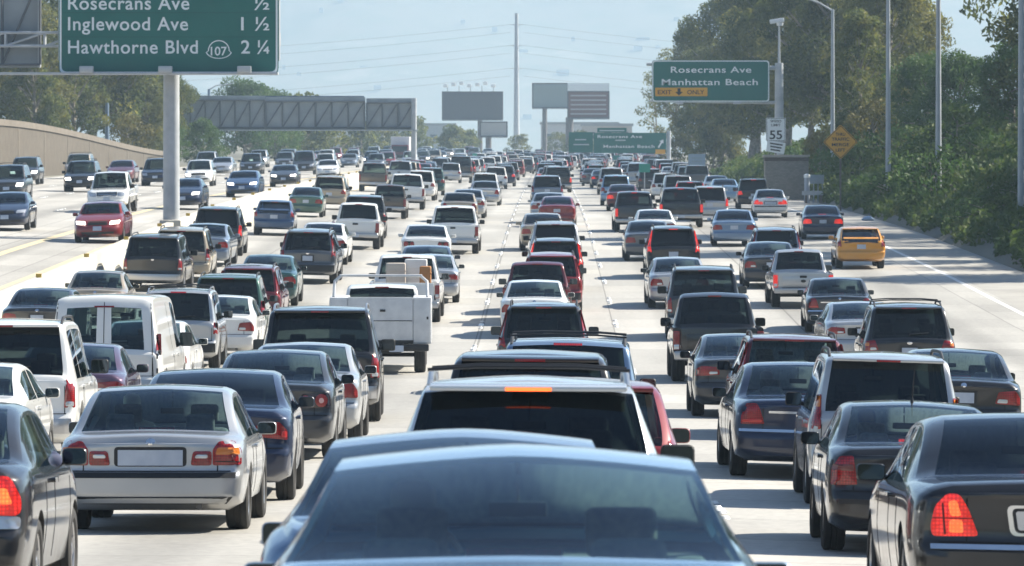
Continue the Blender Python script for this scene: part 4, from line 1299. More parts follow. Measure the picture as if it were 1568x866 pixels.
# far hillside that closes the view
HILL_M = noise_mat("hill_scrub", [(.30, (.10, .11, .07)), (.5, (.17, .155, .11)), (.62, (.13, .14, .09)), (.75, (.27, .24, .19))], .012, .95, 10)
vs, fs = [], []
HX = [-2000 + 80*k for k in range(51)]
HY = [5000 + 110*k for k in range(26)]
def hill_h(x, y):
    t = sstep(5000, 7300, y)
    r = 400*t + 34*t*math.sin(x*.0061 + 1.0) + 22*t*math.sin(x*.017 + y*.004) + 14*t*math.sin(x*.041 - y*.013) + 7*t*math.sin(x*.09 + y*.03)
    return r
for y in HY:
    for x in HX: vs.append((x, y, hill_h(x, y) + .5))
k = len(HX)
for i in range(len(HY)-1):
    for j in range(k-1): fs.append((i*k+j, i*k+j+1, (i+1)*k+j+1, (i+1)*k+j))
obj("hill", mesh_of("hill", vs, fs, [HILL_M], True, 60), kind="structure")
rs = random.Random(3)
bm = bmesh.new()
for _ in range(300):
    x = rs.uniform(-720, 720); y = rs.uniform(5300, 7200)
    if math.sin(x*.02) + math.sin(y*.013 + x*.01) < rs.uniform(-1.6, 1.2): continue
    s = rs.uniform(3.5, 8)
    add_box(bm, (x, y, hill_h(x, y) + 2.5), (s*rs.uniform(.8, 2), s, rs.uniform(2.5, 7)))
obj("hillside_houses", bm_mesh("hillside_houses", bm, [mat("pale_stucco", (.36, .35, .33), .8)], False), kind="stuff", label="pale houses scattered over the hazy far hillside", category="houses")

# median barrier
def sweep(name, prof, zf, x, y0, y1, m, step=8, closed=True, **props):
    ys = []
    y = y0
    while y < y1: ys.append(y); y += step if y < 260 else step*2
    ys.append(y1)
    vs = [(x + bend(y) + px, y, zf(x, y) + pz) for y in ys for px, pz in prof]
    n = len(prof); fs = []
    for i in range(len(ys)-1):
        for k in range(n - (0 if closed else 1)):
            fs.append((i*n+k, i*n+(k+1) % n, (i+1)*n+(k+1) % n, (i+1)*n+k))
    if closed:
        fs.append(tuple(range(n))); fs.append(tuple((len(ys)-1)*n + k for k in reversed(range(n))))
    return mesh_of(name, vs, fs, [m], True, 30)
bar = obj("median_barrier", sweep("median_barrier", [(.30, 0), (.28, .10), (.16, .32), (.13, 1.12), (-.13, 1.12), (-.16, .32), (-.28, .10), (-.30, 0)][::-1], road_z, -14.15, -40, 900, BARR_M),
          label="long pale concrete barrier between the two carriageways", category="barrier")
RFL = box_mesh("barrier_reflector", (0, 0, .05), (.16, .03, .12), mat("reflector_amber", (.50, .33, .05), .35), .01)
y = 130
while y < 420:
    obj("barrier_reflector", RFL, bar, (-14.15, y, road_z(-14.15, y) + 1.12)); y += 15

# sound wall on the far side: panels, pilasters, cap
WALL_M = noise_mat("sound_wall_block", [(.3, (.085, .070, .052)), (.7, (.125, .105, .08))], 1.2, .9, 9, .2)
CAP_M = noise_mat("sound_wall_cap", [(.3, (.12, .10, .078)), (.7, (.17, .145, .115))], 1.0, .9, 6, .1)
nt = WALL_M.node_tree; _cr = [n_ for n_ in nt.nodes if n_.type == 'VALTORGB'][0]
_tc = N(nt, "ShaderNodeTexCoord"); _mp = N(nt, "ShaderNodeMapping"); _mp.inputs["Rotation"].default_value = (0, R(-90), R(-90)); _br = N(nt, "ShaderNodeTexBrick"); _br.inputs["Scale"].default_value = 2.4
_br.inputs["Color1"].default_value = (1, 1, 1, 1); _br.inputs["Color2"].default_value = (.86, .85, .84, 1); _br.inputs["Mortar"].default_value = (.62, .61, .6, 1); _br.inputs["Mortar Size"].default_value = .014
nt.links.new(_tc.outputs["Object"], _mp.inputs[0]); nt.links.new(_mp.outputs[0], _br.inputs[0])
_mx = N(nt, "ShaderNodeMix", data_type='RGBA', blend_type='MULTIPLY'); _mx.inputs[0].default_value = 1
nt.links.new(_cr.outputs[0], _mx.inputs[6]); nt.links.new(_br.outputs[0], _mx.inputs[7]); nt.links.new(_mx.outputs[2], nt.nodes["Principled BSDF"].inputs["Base Color"])
wall = bpy.data.objects.new("sound_wall", None); COL.objects.link(wall); wall.location = (-36, 330, 0)
wall["label"] = "tan masonry sound wall along the far carriageway"; wall["category"] = "wall"
def wall_top(y): return opp_z(-36, y) + .9 + 2.6 * (1 - sstep(330, 510, y))
y = 250
while y < 505:
    y2 = y + 6.1
    xa = -36.0
    pts = [(xa, y, opp_z(xa, y) - .4), (xa, y2, opp_z(xa, y2) - .4), (xa, y2, wall_top(y2)), (xa, y, wall_top(y))]
    vs = [(p[0] + dx, p[1], p[2]) for dx in (.1, -.1) for p in pts]
    me = mesh_of("wall_panel", vs, [(0, 1, 2, 3), (7, 6, 5, 4), (3, 2, 6, 7), (0, 3, 7, 4), (1, 5, 6, 2)], [WALL_M], False)
    o = obj("wall_panel", me, wall); o.location = (36, -330, 0)
    cp = [(p[0] + dx, p[1], p[2] + dz) for dx in (.2, -.2) for p, dz in ((pts[3], .0), (pts[2], .0), (pts[2], .42), (pts[3], .42))]
    me = mesh_of("wall_cap", cp, [(0, 1, 2, 3), (7, 6, 5, 4), (3, 2, 6, 7), (0, 4, 5, 1), (0, 3, 7, 4), (1, 5, 6, 2)], [CAP_M], False)
    o = obj("wall_cap", me, wall); o.location = (36, -330, 0)
    zc = (wall_top(y) + opp_z(xa, y)) / 2
    if int(y/6.1) % 3: y = y2; continue
    o = obj("pilaster", box_mesh("pilaster", (xa, y, zc - .1), (.26, .42, wall_top(y) - opp_z(xa, y) + .3), CAP_M, .02), wall); o.location = (36, -330, 0)
    y = y2
# ------------------------------------------------------------------ traffic
# lane of the camera
place("blue", -.12, 17.2, "steelblue", "steel blue sedan seen through its rear window, nearest the camera at the bottom", lit='s')
place("blue", -.40, 22.5, "skyblue", "pale blue sedan whose roof shows just over the nearest blue sedan", scale=(.94, .98, .985))
place("wagon", -.14, 33.0, "pearl", "white suv with roof rack and lit orange brake lamp above its dark rear window", lit='ar', scale=(1.02, .98, .975))
place("hatch", .22, 42.4, "red", "red hatchback mostly hidden ahead of the white suv with roof rack", scale=(1.03, 1, 1.07))
place("mid", -.20, 49.0, "black", "black suv with wide dark rear window just ahead of the red hatchback", scale=(1.0, .95, 1.03), skip=("roof_rail","roof_crossbar"))
place("xterra", .20, 63.5, "skyblue", "pale blue suv with a roof rack behind the tall black suv", scale=(1.03, 1, .97))
place("crv", -.10, 101, "black", "black suv with broad mirrors standing alone mid-lane, facing away", lit='', scale=(1.02, 1.05, 1.05))
place("camry", -.37, 136, "white", "white sedan with only its roof showing behind the black suv")
place("mpickup", -.34, 143.6, "maroon", "dark red pickup truck in the camera's lane", scale=(1.08, .98, 1.0))
place("crv", .10, 150, "red", "bright red suv half hidden by the dark red pickup", scale=(1, 1, 1.04))
place("crv", .23, 165.2, "black", "black suv directly ahead of the two red vehicles", lit='t')
place("mid", .25, 180.5, "silver", "silver suv in the middle lane ahead of a black suv", scale=(1, 1, 1.02))
place("camry", -.21, 205, "tan", "beige sedan showing on the near side of the silver suv's roof")
place("civic", .39, 242.8, "red", "red sedan far up the middle lane")
place("camry", .0, 251.8, "silver", "silver sedan just beyond the far red sedan")
place("minivan", -.08, 313.5, "bluegrey", "grey blue minivan with roof rails far up the middle lane")
place("tahoe", .70, 378, "black", "tall black suv standing above the far middle-lane traffic", lit='t')
# first lane to the left
place("black", -4.46, 35.6, "black", "black sedan cut by the left edge with a glowing brake lamp", lit='b')
place("bmw", -3.86, 50.6, "silver", "silver sedan with wide blank plate and black bumper strip, large at lower left", scale=(1.05, 1, 1))
place("acura", -3.72, 57.4, "navy", "dark navy sedan tucked behind the silver sedan's right side", lit='d')
place("passat", -3.72, 69.8, "charcoal", "dark grey sedan with pairs of round tail lamps", scale=(.95, 1, .99))
place("camry", -3.60, 75.6, "silver", "silver sedan right behind the one with round tail lamps", scale=(.98, 1, .99))
place("tahoe", -3.73, 85, "black", "big black suv with dark glass and steel rear bumper beside the white service truck", lit='r')
place("util", -3.64, 113, "white", "white service truck with tool boxes and a ladder rack")
place("pickup", -4.0, 144.5, "white", "white pickup carrying boxes in its bed ahead of the service truck", scale=(1, 1, 1.0))
place("civic", -3.55, 157, "silver", "silver sedan on the far side of the loaded white pickup")
place("acura", -3.85, 164.5, "navy", "navy sedan following a white sedan with oval red lamps", lit='')
place("passat", -4.40, 186.8, "white", "white sedan with oval red tail lamps in the left middle lanes")
place("pickup", -3.69, 201, "white", "white pickup with a broad black rear window", lit='d')
place("vic", -4.33, 252, "tan", "beige sedan ahead of the white pickup with black rear window", scale=(.92, .9, 1))
place("camry", -4.1, 263.6, "silver", "silver sedan two cars beyond the white pickup with black window")
place("vic", -3.76, 307, "silver", "pale silver sedan with a flat wide boot far ahead", scale=(.93, .9, 1))
place("mid", -4.1, 335, "white", "white suv nose to tail with the pale silver far sedan")
place("mid", -3.62, 425, "navy", "dark blue suv beyond the far white suv", lit='t')
place("mid", -4.1, 404, "white", "second small white suv in the far left middle lane", scale=(1, 1, 1))
# second lane to the left
place("civic", -7.15, 62.4, "white", "white sedan at the left edge, only its right flank in view")
place("tahoe", -7.20, 68.6, "white", "large white suv with red and amber lamps at the left edge", scale=(1, 1, 1))
place("civic", -7.05, 76.4, "purple", "purple grey sedan squeezed between white suv and white van")
place("van", -7.63, 89.4, "white", "white cargo van with two rear door windows")
place("camry", -7.60, 97.3, "white", "white sedan peeking out right of the cargo van")
place("xterra", -8.15, 114.6, "silver", "silver suv with roof rack beside the white cargo van", lit='r')
place("camry", -7.66, 120.6, "white", "white sedan showing beyond the silver suv with rack")
place("minivan", -8.05, 130.8, "green", "green minivan with dark rear window", scale=(1, 1, 1))
place("crv", -8.0, 138.6, "maroon", "dark suv with red pillar lamps just ahead of the green minivan", scale=(1, 1, 1.05))
place("camry", -8.3, 153.5, "teal", "teal sedan next to the green minivan's roof")
place("crv", -7.84, 169.5, "grey", "grey suv alone in the lane ahead of the service truck", scale=(1.05, 1, 1.05))
place("camry", -8.1, 186, "white", "white sedan peeping over the grey suv")
place("mpickup", -7.58, 204.2, "white", "white pickup with an oval badge on its tailgate, beside the far traffic", scale=(1.08, 1, 1.07))
place("tahoe", -7.75, 219, "black", "black suv ahead of the white pickup with the oval badge", scale=(.93, .95, .95))
place("mpickup", -7.9, 257, "bronze", "dark brown pickup with an open load bed far left")
place("pickup", -7.80, 285, "white", "white pickup seen high above the dark brown one", scale=(1.03, 1, 1.06))
place("mid", -7.95, 323, "white", "white suv beyond the high white pickup", scale=(1, 1, 1.08))
place("mid", -7.9, 351, "teal", "teal suv half hidden by a far white suv", scale=(1, 1, 1.08))
place("mid", -8.4, 446, "silver", "small silver suv in the far left lanes")
place("tahoe", -8.0, 470, "black", "tall black van-like suv at the end of the far left lanes", scale=(1.05, 1, 1.2))
# lane along the median barrier
place("camry", -12.35, 126, "charcoal", "dark sedan beside the median barrier, left of the white van's roof")
place("bmw", -12.3, 141.5, "tan", "beige sedan beside the median barrier", scale=(1.02, 1, 1))
place("tahoe", -12.3, 162, "black", "black suv beside the median barrier ahead of the beige sedan", scale=(.94, .95, .92))
place("minivan", -11.9, 168.6, "tan", "tan minivan partly hidden by the black suv near the barrier")
place("camry", -12.0, 181.5, "bluegrey", "blue grey sedan near the barrier, ahead of the tan minivan", scale=(.98, 1, 1))
place("minivan", -12.25, 192.5, "black", "black minivan near the barrier ahead of the blue grey sedan", lit='t', scale=(.97, .98, 1.03))
place("prius", -11.55, 219.2, "blue", "blue hatchback with a split rear window near the barrier")
place("camry", -11.9, 255.5, "green", "dark green sedan near the barrier beyond the blue hatchback", scale=(.95, 1, 1))
place("mid", -11.7, 277.8, "tan", "tan suv near the barrier ahead of the dark green sedan", scale=(1, 1, 1.04))
place("pickup", -12.2, 362, "bronze", "two-tone brown pickup far up the barrier lane", scale=(1, 1, 1.1))
place("pickup", -11.5, 400, "silver", "silver pickup beside the far two-tone one", scale=(1, 1, 1.1))
# first lane to the right
place("lincoln", 3.38, 34.6, "black", "large black limousine with glowing red lamps at the right edge", lit='b', scale=(1, 1, .965))
place("jetta", 3.40, 48.0, "black", "black sedan with upright lamps and roof antenna ahead of the limousine", lit='3', scale=(.99, 1, .975))
place("gx", 3.76, 58.4, "silver", "silver suv with tall corner lamps and dark tailgate glass", scale=(.93, 1, .955))
place("vic", 3.30, 65.8, "navy", "dark blue sedan with chrome trimmed boot left of the silver suv", lit='', scale=(1, .98, 1))
place("crv", 3.72, 79.4, "maroon", "maroon suv with rear seats showing through its window", lit='c', scale=(1.02, 1, .96))
place("civic", 3.33, 89, "charcoal", "dark grey sedan with wide red lamps behind the maroon suv", scale=(1, 1, .99))
place("mpickup", 3.50, 107.6, "black", "black pickup with tall tail lamps and steel bumper", lit='', scale=(1.09, 1.1, 1.09))
place("tahoe", 4.0, 134.5, "charcoal", "dark grey suv just ahead of the black pickup", scale=(.98, .95, 1))
place("camry", 3.85, 153.5, "silver", "silver sedan with red lamps left of the dark grey suv")
place("crv", 4.2, 175.5, "black", "black suv with tall lit pillar lamps", lit='b', scale=(1.02, 1, 1.05))
place("camry", 3.70, 193, "grey", "grey sedan left of the suv with tall lit lamps")
place("civic", 4.35, 212.8, "white", "white sedan beyond the suv with tall lit lamps")
place("pickup", 3.9, 233, "charcoal", "dark pickup braking in the lane right of centre", lit='b', scale=(.95, 1, .98))
place("camry", 4.05, 286, "maroon", "dark red sedan with lit lamps, small", lit='b')
place("mid", 3.95, 307, "steelblue", "blue grey suv beyond the small dark red sedan", scale=(1, 1, 1.05))
place("mid", 4.4, 364, "silver", "silver suv behind the blue grey one", scale=(1, 1, 1.1))
place("mid", 3.9, 457, "black", "small black suv with one bright lamp far right of centre", lit='b')
# second lane to the right
place("camry", 6.15, 77.6, "black", "black sedan right of the silver suv, driver's seat visible", scale=(.99, 1, 1), lit='c')
place("mid", 7.12, 103, "black", "black suv with roof rails near the right edge", scale=(1.0, 1, 1.0))
place("civic", 7.1, 117.5, "silver", "small silver sedan peeking out left of the black suv")
place("vic", 7.75, 139, "charcoal", "dark coupe-like sedan with a pale rear window", scale=(.92, .88, .98), lit='c')
place("mpickup", 7.5, 153.8, "silver", "silver pickup with a bare tailgate and red side lamps", lit='t', scale=(1.03, 1.0, 1.0))
place("camry", 7.15, 167.6, "charcoal", "dark sedan tucked left of the silver pickup")
place("crv", 7.65, 175, "bluegrey", "grey suv with a clear window right above the silver pickup", lit='c', scale=(1, 1, 1.03))
place("camry", 7.5, 211, "skyblue", "pale blue sedan ahead of the silver pickup")
place("minivan", 7.9, 256, "silver", "silver minivan with lit lamps", lit='b', scale=(.96, 1, 1))
place("pickup", 6.15, 242, "black", "black pickup braking left of the silver minivan", lit='b', scale=(1.03, 1, 1))
place("crv", 7.7, 284, "maroon", "maroon suv with a lit roof lamp far right", lit='b')
place("mid", 7.6, 306, "silver", "silver suv close beside the far maroon one", scale=(1, 1, 1.05))
place("mid", 7.4, 380, "charcoal", "small dark suv far up the second lane from centre")
place("mid", 7.5, 335, "white", "small white suv beyond the silver and maroon suvs")
# exit lane
place("prius", 11.05, 184.5, "yellow", "yellow taxi hatchback in the exit lane", cat="taxi", name="taxi")
place("camry", 11.6, 220.8, "navy", "navy sedan beyond the yellow taxi", lit='b', scale=(.98, 1, .98))
place("bmw", 11.3, 266, "white", "white sedan with three lit brake lamps near the block building", lit='b', scale=(1.03, 1, 1.02))
place("mid", 11.5, 293, "black", "black suv with lit lamps left of the white braking sedan", lit='b')
place("camry", 10.9, 322, "steelblue", "small dark blue sedan beyond the braking black suv")
place("camry", 11.2, 348, "white", "small white sedan at the far end of the exit lane")
# oncoming traffic
place("camry", -16.2, 188, "red", "oncoming red sedan with both headlamps lit", back=True, lit='h', lod=1)
place("camry", -20.9, 200, "navy", "oncoming dark blue sedan cut by the left edge", back=True, lod=1)
place("pickup", -19.4, 230, "white", "oncoming white pickup with a chrome grille", back=True, lod=1, scale=(.95, 1, 1))
place("acura", -16.9, 242, "navy", "oncoming navy sedan half behind the sign pole", back=True, lit='h')
place("mid", -26.4, 254, "charcoal", "oncoming dark suv with lit headlamps cut by the left edge", back=True, lit='h')
place("acura", -16.4, 281, "blue", "oncoming blue sedan right of the sign pole", back=True, lit='h')
place("mid", -25.6, 285, "black", "oncoming black suv with a pale roof beside the white pickup", back=True, lit='h')
place("crv", -31.2, 310, "charcoal", "oncoming dark suv close to the sound wall at the left", back=True, lit='h')
place("mid", -24.0, 320, "navy", "oncoming dark suv just left of the sign pole", back=True)
place("crv", -21.8, 325, "white", "oncoming white suv right of the sign pole", back=True, lit='h')
place("acura", -16.9, 333, "charcoal", "oncoming dark sedan with two bright headlamps", back=True, lit='h')
place("camry", -27.3, 333, "maroon", "oncoming dark red sedan behind the white pickup", back=True)
place("mid", -31.4, 348, "tan", "oncoming tan suv in front of the sound wall", back=True)
place("camry", -25.0, 400, "silver", "oncoming silver sedan behind the white suv", back=True)
place("mid", -24.0, 421, "black", "oncoming black suv behind the blue sedan", back=True)
place("minivan", -20.3, 432, "charcoal", "oncoming dark minivan, highest of the far oncoming cars", back=True, scale=(1, 1, 1.15))
place("camry", -17.0, 400, "white", "oncoming white sedan just beyond the one with bright headlamps", back=True)
place("mid", -19.6, 458, "white", "oncoming white suv far away beside the dark minivan", back=True)
place("mid", -28.2, 430, "silver", "oncoming silver suv far away in the outer lane", back=True)
# far cars packed towards the crest
rv = random.Random(11)
far_k = ["camry", "mid", "crv", "civic", "minivan", "pickup", "tahoe", "camry", "mid"]
far_c = ["white", "silver", "black", "charcoal", "white", "silver", "navy", "tan", "grey", "red", "bluegrey"]
ADJ = {"camry": "sedan", "civic": "compact sedan", "mid": "suv", "crv": "small suv", "minivan": "minivan", "pickup": "pickup", "tahoe": "big suv"}
LN = {-12.1: "barrier lane", -7.9: "second lane left of centre", -3.9: "first lane left of centre", .2: "middle lane", 4.0: "first lane right of centre", 7.6: "second lane right of centre", 11.2: "exit lane"}
CN = {"navy": "navy blue", "bluegrey": "grey blue"}
USED = set()
def pick(lane):
    for _ in range(60):
        k, c = rv.choice(far_k if lane > -14 else ["camry", "mid", "crv", "minivan", "civic"]), rv.choice(far_c)
        if (lane, k, c) not in USED: break
    USED.add((lane, k, c)); return k, c
ON = {-17.0: "inner", -20.6: "second", -24.3: "third", -28.0: "outer"}
for lane in LN:
    d = {-12.1: 440, -7.9: 505, -3.9: 460, .2: 410, 4.0: 400, 7.6: 410, 11.2: 385}[lane] + rv.uniform(0, 15)
    while d < 980:
        k, c = pick(lane)
        ok = all(abs(v[0] - lane) > 1.9 or d > v[1] + v[2] + 1 or d + 5.7 < v[1] for v in VEH)
        if ok:
            place(k, lane + rv.uniform(-.5, .5), d, c, "distant %s %s in the hazy far %s" % (CN.get(c, c), ADJ[k], LN[lane]), group="far traffic, " + LN[lane], lit='t' if rv.random() < .3 else '')
        d += rv.uniform(11, 20) * (1 + (d - 400) / 900)
for lane in (-17.0, -20.6, -24.3, -28.0):
    d = 480 + rv.uniform(0, 30)
    while d < 900:
        k, c = pick(lane)
        place(k, lane + rv.uniform(-.5, .5), d, c, "distant oncoming %s %s in the hazy far %s lane" % (CN.get(c, c), ADJ[k], ON[lane]), back=True, group="far oncoming traffic", lit='h' if rv.random() < .5 else '')
        d += rv.uniform(30, 60)

for i, a in enumerate(VEH):
    for b in VEH[i+1:]:
        if abs(a[0]-b[0]) < a[3] + b[3] - .02 and a[1] < b[1] + b[2] + .1 and b[1] < a[1] + a[2] + .1: print("OVERLAP", a, b)

# ------------------------------------------------------------------ people at the wheel
def driver_mesh():
    vs = [(0, .10, .30), (0, .02, .52), (0, -.03, .74), (0, -.02, .86), (0, .01, .95), (0, .02, 1.05), (0, .015, 1.13),
          (.19, -.02, .76), (.25, .10, .56), (.18, .34, .60), (.16, .42, .62), (-.19, -.02, .76), (-.25, .10, .56), (-.18, .34, .60), (-.16, .42, .62),
          (.11, .16, .28), (.14, .55, .36), (.13, .66, .02), (-.11, .16, .28), (-.14, .55, .36), (-.13, .66, .02)]
    es = [(0, 1), (1, 2), (2, 3), (3, 4), (4, 5), (5, 6), (2, 7), (7, 8), (8, 9), (9, 10), (2, 11), (11, 12), (12, 13), (13, 14), (0, 15), (15, 16), (16, 17), (0, 18), (18, 19), (19, 20)]
    rad = [.15, .15, .14, .06, .085, .105, .075, .075, .05, .038, .045, .075, .05, .038, .045, .09, .07, .05, .09, .07, .05]
    me = bpy.data.meshes.new("person"); me.from_pydata(vs, es, [])
    o = bpy.data.objects.new("tmp_person", me); COL.objects.link(o)
    md = o.modifiers.new("skin", 'SKIN'); md.use_smooth_shade = True
    for k, sv in enumerate(me.skin_vertices[0].data): sv.radius = (rad[k], rad[k] * (.75 if k in (1, 2) else 1)); sv.use_root = (k == 0)
    o.modifiers.new("sub", 'SUBSURF').levels = 2
    dg = bpy.context.evaluated_depsgraph_get(); out = bpy.data.meshes.new_from_object(o.evaluated_get(dg))
    bpy.data.objects.remove(o); bpy.data.meshes.remove(me)
    idx = []
    for f in out.polygons:
        c = f.center
        if c.z > .90: idx.append(1 if (c.y > .05 and c.z < 1.08) else 2)
        elif abs(c.x) > .14 and c.y > .2 and c.z > .45: idx.append(1)
        else: idx.append(0 if c.z > .34 else 3)
    out.polygons.foreach_set("material_index", idx)
    return finish(out, [mat("shirt_dark", (.05, .06, .09), .8), mat("skin", (.42, .24, .17), .5), mat("hair_dark", (.02, .015, .012), .6), mat("trousers", (.03, .03, .04), .8)], True, 60)
DRV = driver_mesh()
SHIRT = {"navy": mat("shirt_navy", (.03, .04, .09), .8), "grey": mat("shirt_grey", (.16, .16, .17), .8), "white": mat("shirt_white", (.55, .55, .53), .8), "red": mat("shirt_red", (.25, .03, .03), .8)}
def driver(e, kind, label, shirt="navy"):
    S = PROTO[kind].spec
    ys = S.wind[0] - (.35 if S.H < 1.6 else .45)
    off = Vector((-S.hw * .42, (ys + .06), (.24 if S.H < 1.6 else .44)))
    M = Matrix.Translation(e.location) @ e.rotation_euler.to_matrix().to_4x4()
    o = obj("person", DRV, None, M @ off, label=label, category="person", group="drivers")
    o.scale = (1, 1, .96)
    o.material_slots[0].link = 'OBJECT'; o.material_slots[0].material = SHIRT[shirt]
for lab_key, kind, lab, sh in (("nearest the camera", "blue", "driver in a grey shirt at the wheel of the nearest blue sedan", "grey"), ("blank plate", "bmw", "driver in a white shirt inside the silver sedan with blank plate", "white"),
                               ("upright lamps and roof antenna", "jetta", "driver in a navy shirt inside the black sedan with roof antenna", "navy"), ("driver's seat visible", "camry", "driver in a red shirt inside the black sedan right of the silver suv", "red"),
                               ("round tail lamps\n", "passat", "", "grey"), ("chrome trimmed boot", "vic", "driver in a grey shirt inside the dark blue sedan with chrome trim", "grey"), ("glowing brake lamp", "black", "driver in a white shirt in the black sedan at the left edge", "white")):
    for o in list(COL.objects):
        if o.parent is None and o.type == 'EMPTY' and lab_key in str(o.get("label", "")) and lab: driver(o, kind, lab, sh); break
# passenger's bare elbow resting on the window sill of the black sedan at the left edge
for o in list(COL.objects):
    if o.parent is None and "glowing brake lamp" in str(o.get("label", "")):
        S = PROTO["black"].spec
        M = Matrix.Translation(o.location) @ o.rotation_euler.to_matrix().to_4x4()
        vs = [(0, .10, .30), (0, .02, .52), (0, -.03, .74), (0, -.02, .86), (0, .01, .95), (0, .02, 1.05), (0, .015, 1.13), (.19, -.02, .76), (.46, .10, .74), (.30, .36, .80), (.24, .44, .82), (-.19, -.02, .76), (-.22, .12, .52), (-.12, .34, .40)]
        es = [(0, 1), (1, 2), (2, 3), (3, 4), (4, 5), (5, 6), (2, 7), (7, 8), (8, 9), (9, 10), (2, 11), (11, 12), (12, 13)]
        rad = [.15, .15, .14, .06, .085, .105, .075, .075, .055, .042, .045, .075, .05, .04]
        me = bpy.data.meshes.new("person"); me.from_pydata(vs, es, [])
        t = bpy.data.objects.new("tmp_person", me); COL.objects.link(t); t.modifiers.new("skin", 'SKIN')
        for k, sv in enumerate(me.skin_vertices[0].data): sv.radius = (rad[k], rad[k]); sv.use_root = (k == 0)
        t.modifiers.new("sub", 'SUBSURF').levels = 2
        out = bpy.data.meshes.new_from_object(t.evaluated_get(bpy.context.evaluated_depsgraph_get())); bpy.data.objects.remove(t)
        out.polygons.foreach_set("material_index", [1 if (f.center.x > .25 or (f.center.z > .9 and f.center.y > .05)) else (2 if f.center.z > .9 else 0) for f in out.polygons])
        finish(out, [SHIRT["navy"], MATS["skin"], MATS["hair_dark"]], True, 60)
        obj("person", out, None, M @ Vector((S.hw*.42 + .04, S.wind[0] - .20, .27)), label="passenger with bare elbow out of the black sedan's window at the left edge", category="person")
        break
# ------------------------------------------------------------------ signs, poles, roadside things
STEEL = noise_mat("galvanised_steel", [(.3, (.34, .36, .38)), (.7, (.46, .48, .50))], 2, .5, 5)
POLE_M = noise_mat("pole_paint", [(.3, (.30, .33, .36)), (.7, (.38, .41, .44))], 2, .55, 5)
SIGN_G = noise_mat("sign_green", [(.3, (.004, .11, .092)), (.7, (.007, .13, .108))], .8, .55, 5)
SIGN_W = mat("sign_white", (.72, .76, .76), .5)
SIGN_Y = noise_mat("sign_yellow", [(.3, (.60, .29, .02)), (.7, (.68, .34, .03))], 1, .5)
SIGN_BACK = noise_mat("sign_back_alloy", [(.3, (.24, .27, .29)), (.7, (.33, .36, .38))], .9, .55, 5)
INK = mat("sign_black", (.012, .012, .012), .5)

def top(name, loc, label, cat, group=None):
    e = bpy.data.objects.new(name, None); COL.objects.link(e); e.location = loc; e.empty_display_size = .5
    e["label"] = label; e["category"] = cat
    if group: e["group"] = group
    return e

def child(name, me, parent, loc=(0, 0, 0), **kw):
    o = obj(name, me, parent, loc); return o

def text_mesh(txt, size, m, space=1.0, shear=0):
    cu = bpy.data.curves.new("lettering", 'FONT'); cu.body = txt; cu.size = size; cu.extrude = .006; cu.space_character = space; cu.offset = size*.012
    cu.align_x = 'LEFT'; cu.align_y = 'BOTTOM_BASELINE'
    o = bpy.data.objects.new("t", cu); COL.objects.link(o)
    bpy.context.view_layer.update()
    dg = bpy.context.evaluated_depsgraph_get()
    me = bpy.data.meshes.new_from_object(o.evaluated_get(dg))
    bpy.data.objects.remove(o); bpy.data.curves.remove(cu)
    me.materials.clear(); me.materials.append(m)
    me.name = "lettering"
    return me

def put_text(parent, txt, x, z, y, size, m, width=None, space=1.08, align='l', name="lettering"):
    """stands upright facing -y; x is the left end (or centre / right end)"""
    me = text_mesh(txt, size, m, space)
    xs = [v.co.x for v in me.vertices]
    w = max(xs) - min(xs); sx = (width / w) if width else 1.0
    o = obj(name, me, parent)
    ox = x - min(xs)*sx if align == 'l' else (x - (min(xs) + w/2)*sx if align == 'c' else x - max(xs)*sx)
    o.location = (ox, y, z); o.rotation_euler = (R(90), 0, 0); o.scale = (sx, 1, 1)
    return o

def panel(w, h, r, m, th=.06, cx=0, cz=0, y=0, name="sign_panel"):
    ol = rounded([(cx-w/2, cz-h/2), (cx+w/2, cz-h/2), (cx+w/2, cz+h/2), (cx-w/2, cz+h/2)], r, 5)
    n = len(ol)
    vs = [(p[0], y, p[1]) for p in ol] + [(p[0], y + th, p[1]) for p in ol]
    fs = [tuple(range(n)), tuple(range(2*n-1, n-1, -1))] + [(k, n+k, n+(k+1) % n, (k+1) % n) for k in range(n)]
    return mesh_of(name, vs, fs, [m], False)

def border(w, h, r, t, m, cx=0, cz=0, y=0):
    a = rounded([(cx-w/2, cz-h/2), (cx+w/2, cz-h/2), (cx+w/2, cz+h/2), (cx-w/2, cz+h/2)], r, 5)
    b = []
    for p in a:
        b.append((cx + (p[0]-cx) * (1 - 2*t/w), cz + (p[1]-cz) * (1 - 2*t/h)))
    n = len(a)
    vs = [(p[0], y, p[1]) for p in a] + [(p[0], y, p[1]) for p in b]
    fs = [(k, (k+1) % n, n+(k+1) % n, n+k) for k in range(n)]
    return mesh_of("sign_border", vs, fs, [m], False)

def truss(w, h, m, cx, cz, y, n, d=.35, r=.05):
    bm = bmesh.new()
    for zz in (cz - h/2, cz + h/2):
        for yy in (y, y + d): add_tube(bm, [(cx-w/2, yy, zz), (cx+w/2, yy, zz)], r, 6)
    for k in range(n + 1):
        x = cx - w/2 + w*k/n
        for yy in (y, y + d): add_tube(bm, [(x, yy, cz-h/2), (x, yy, cz+h/2)], r*.8, 6)
        if k < n:
            for yy in (y, y + d): add_tube(bm, [(x, yy, cz-h/2), (x + w/n, yy, cz+h/2)], r*.7, 6)
    return bm_mesh("truss_frame", bm, [m])

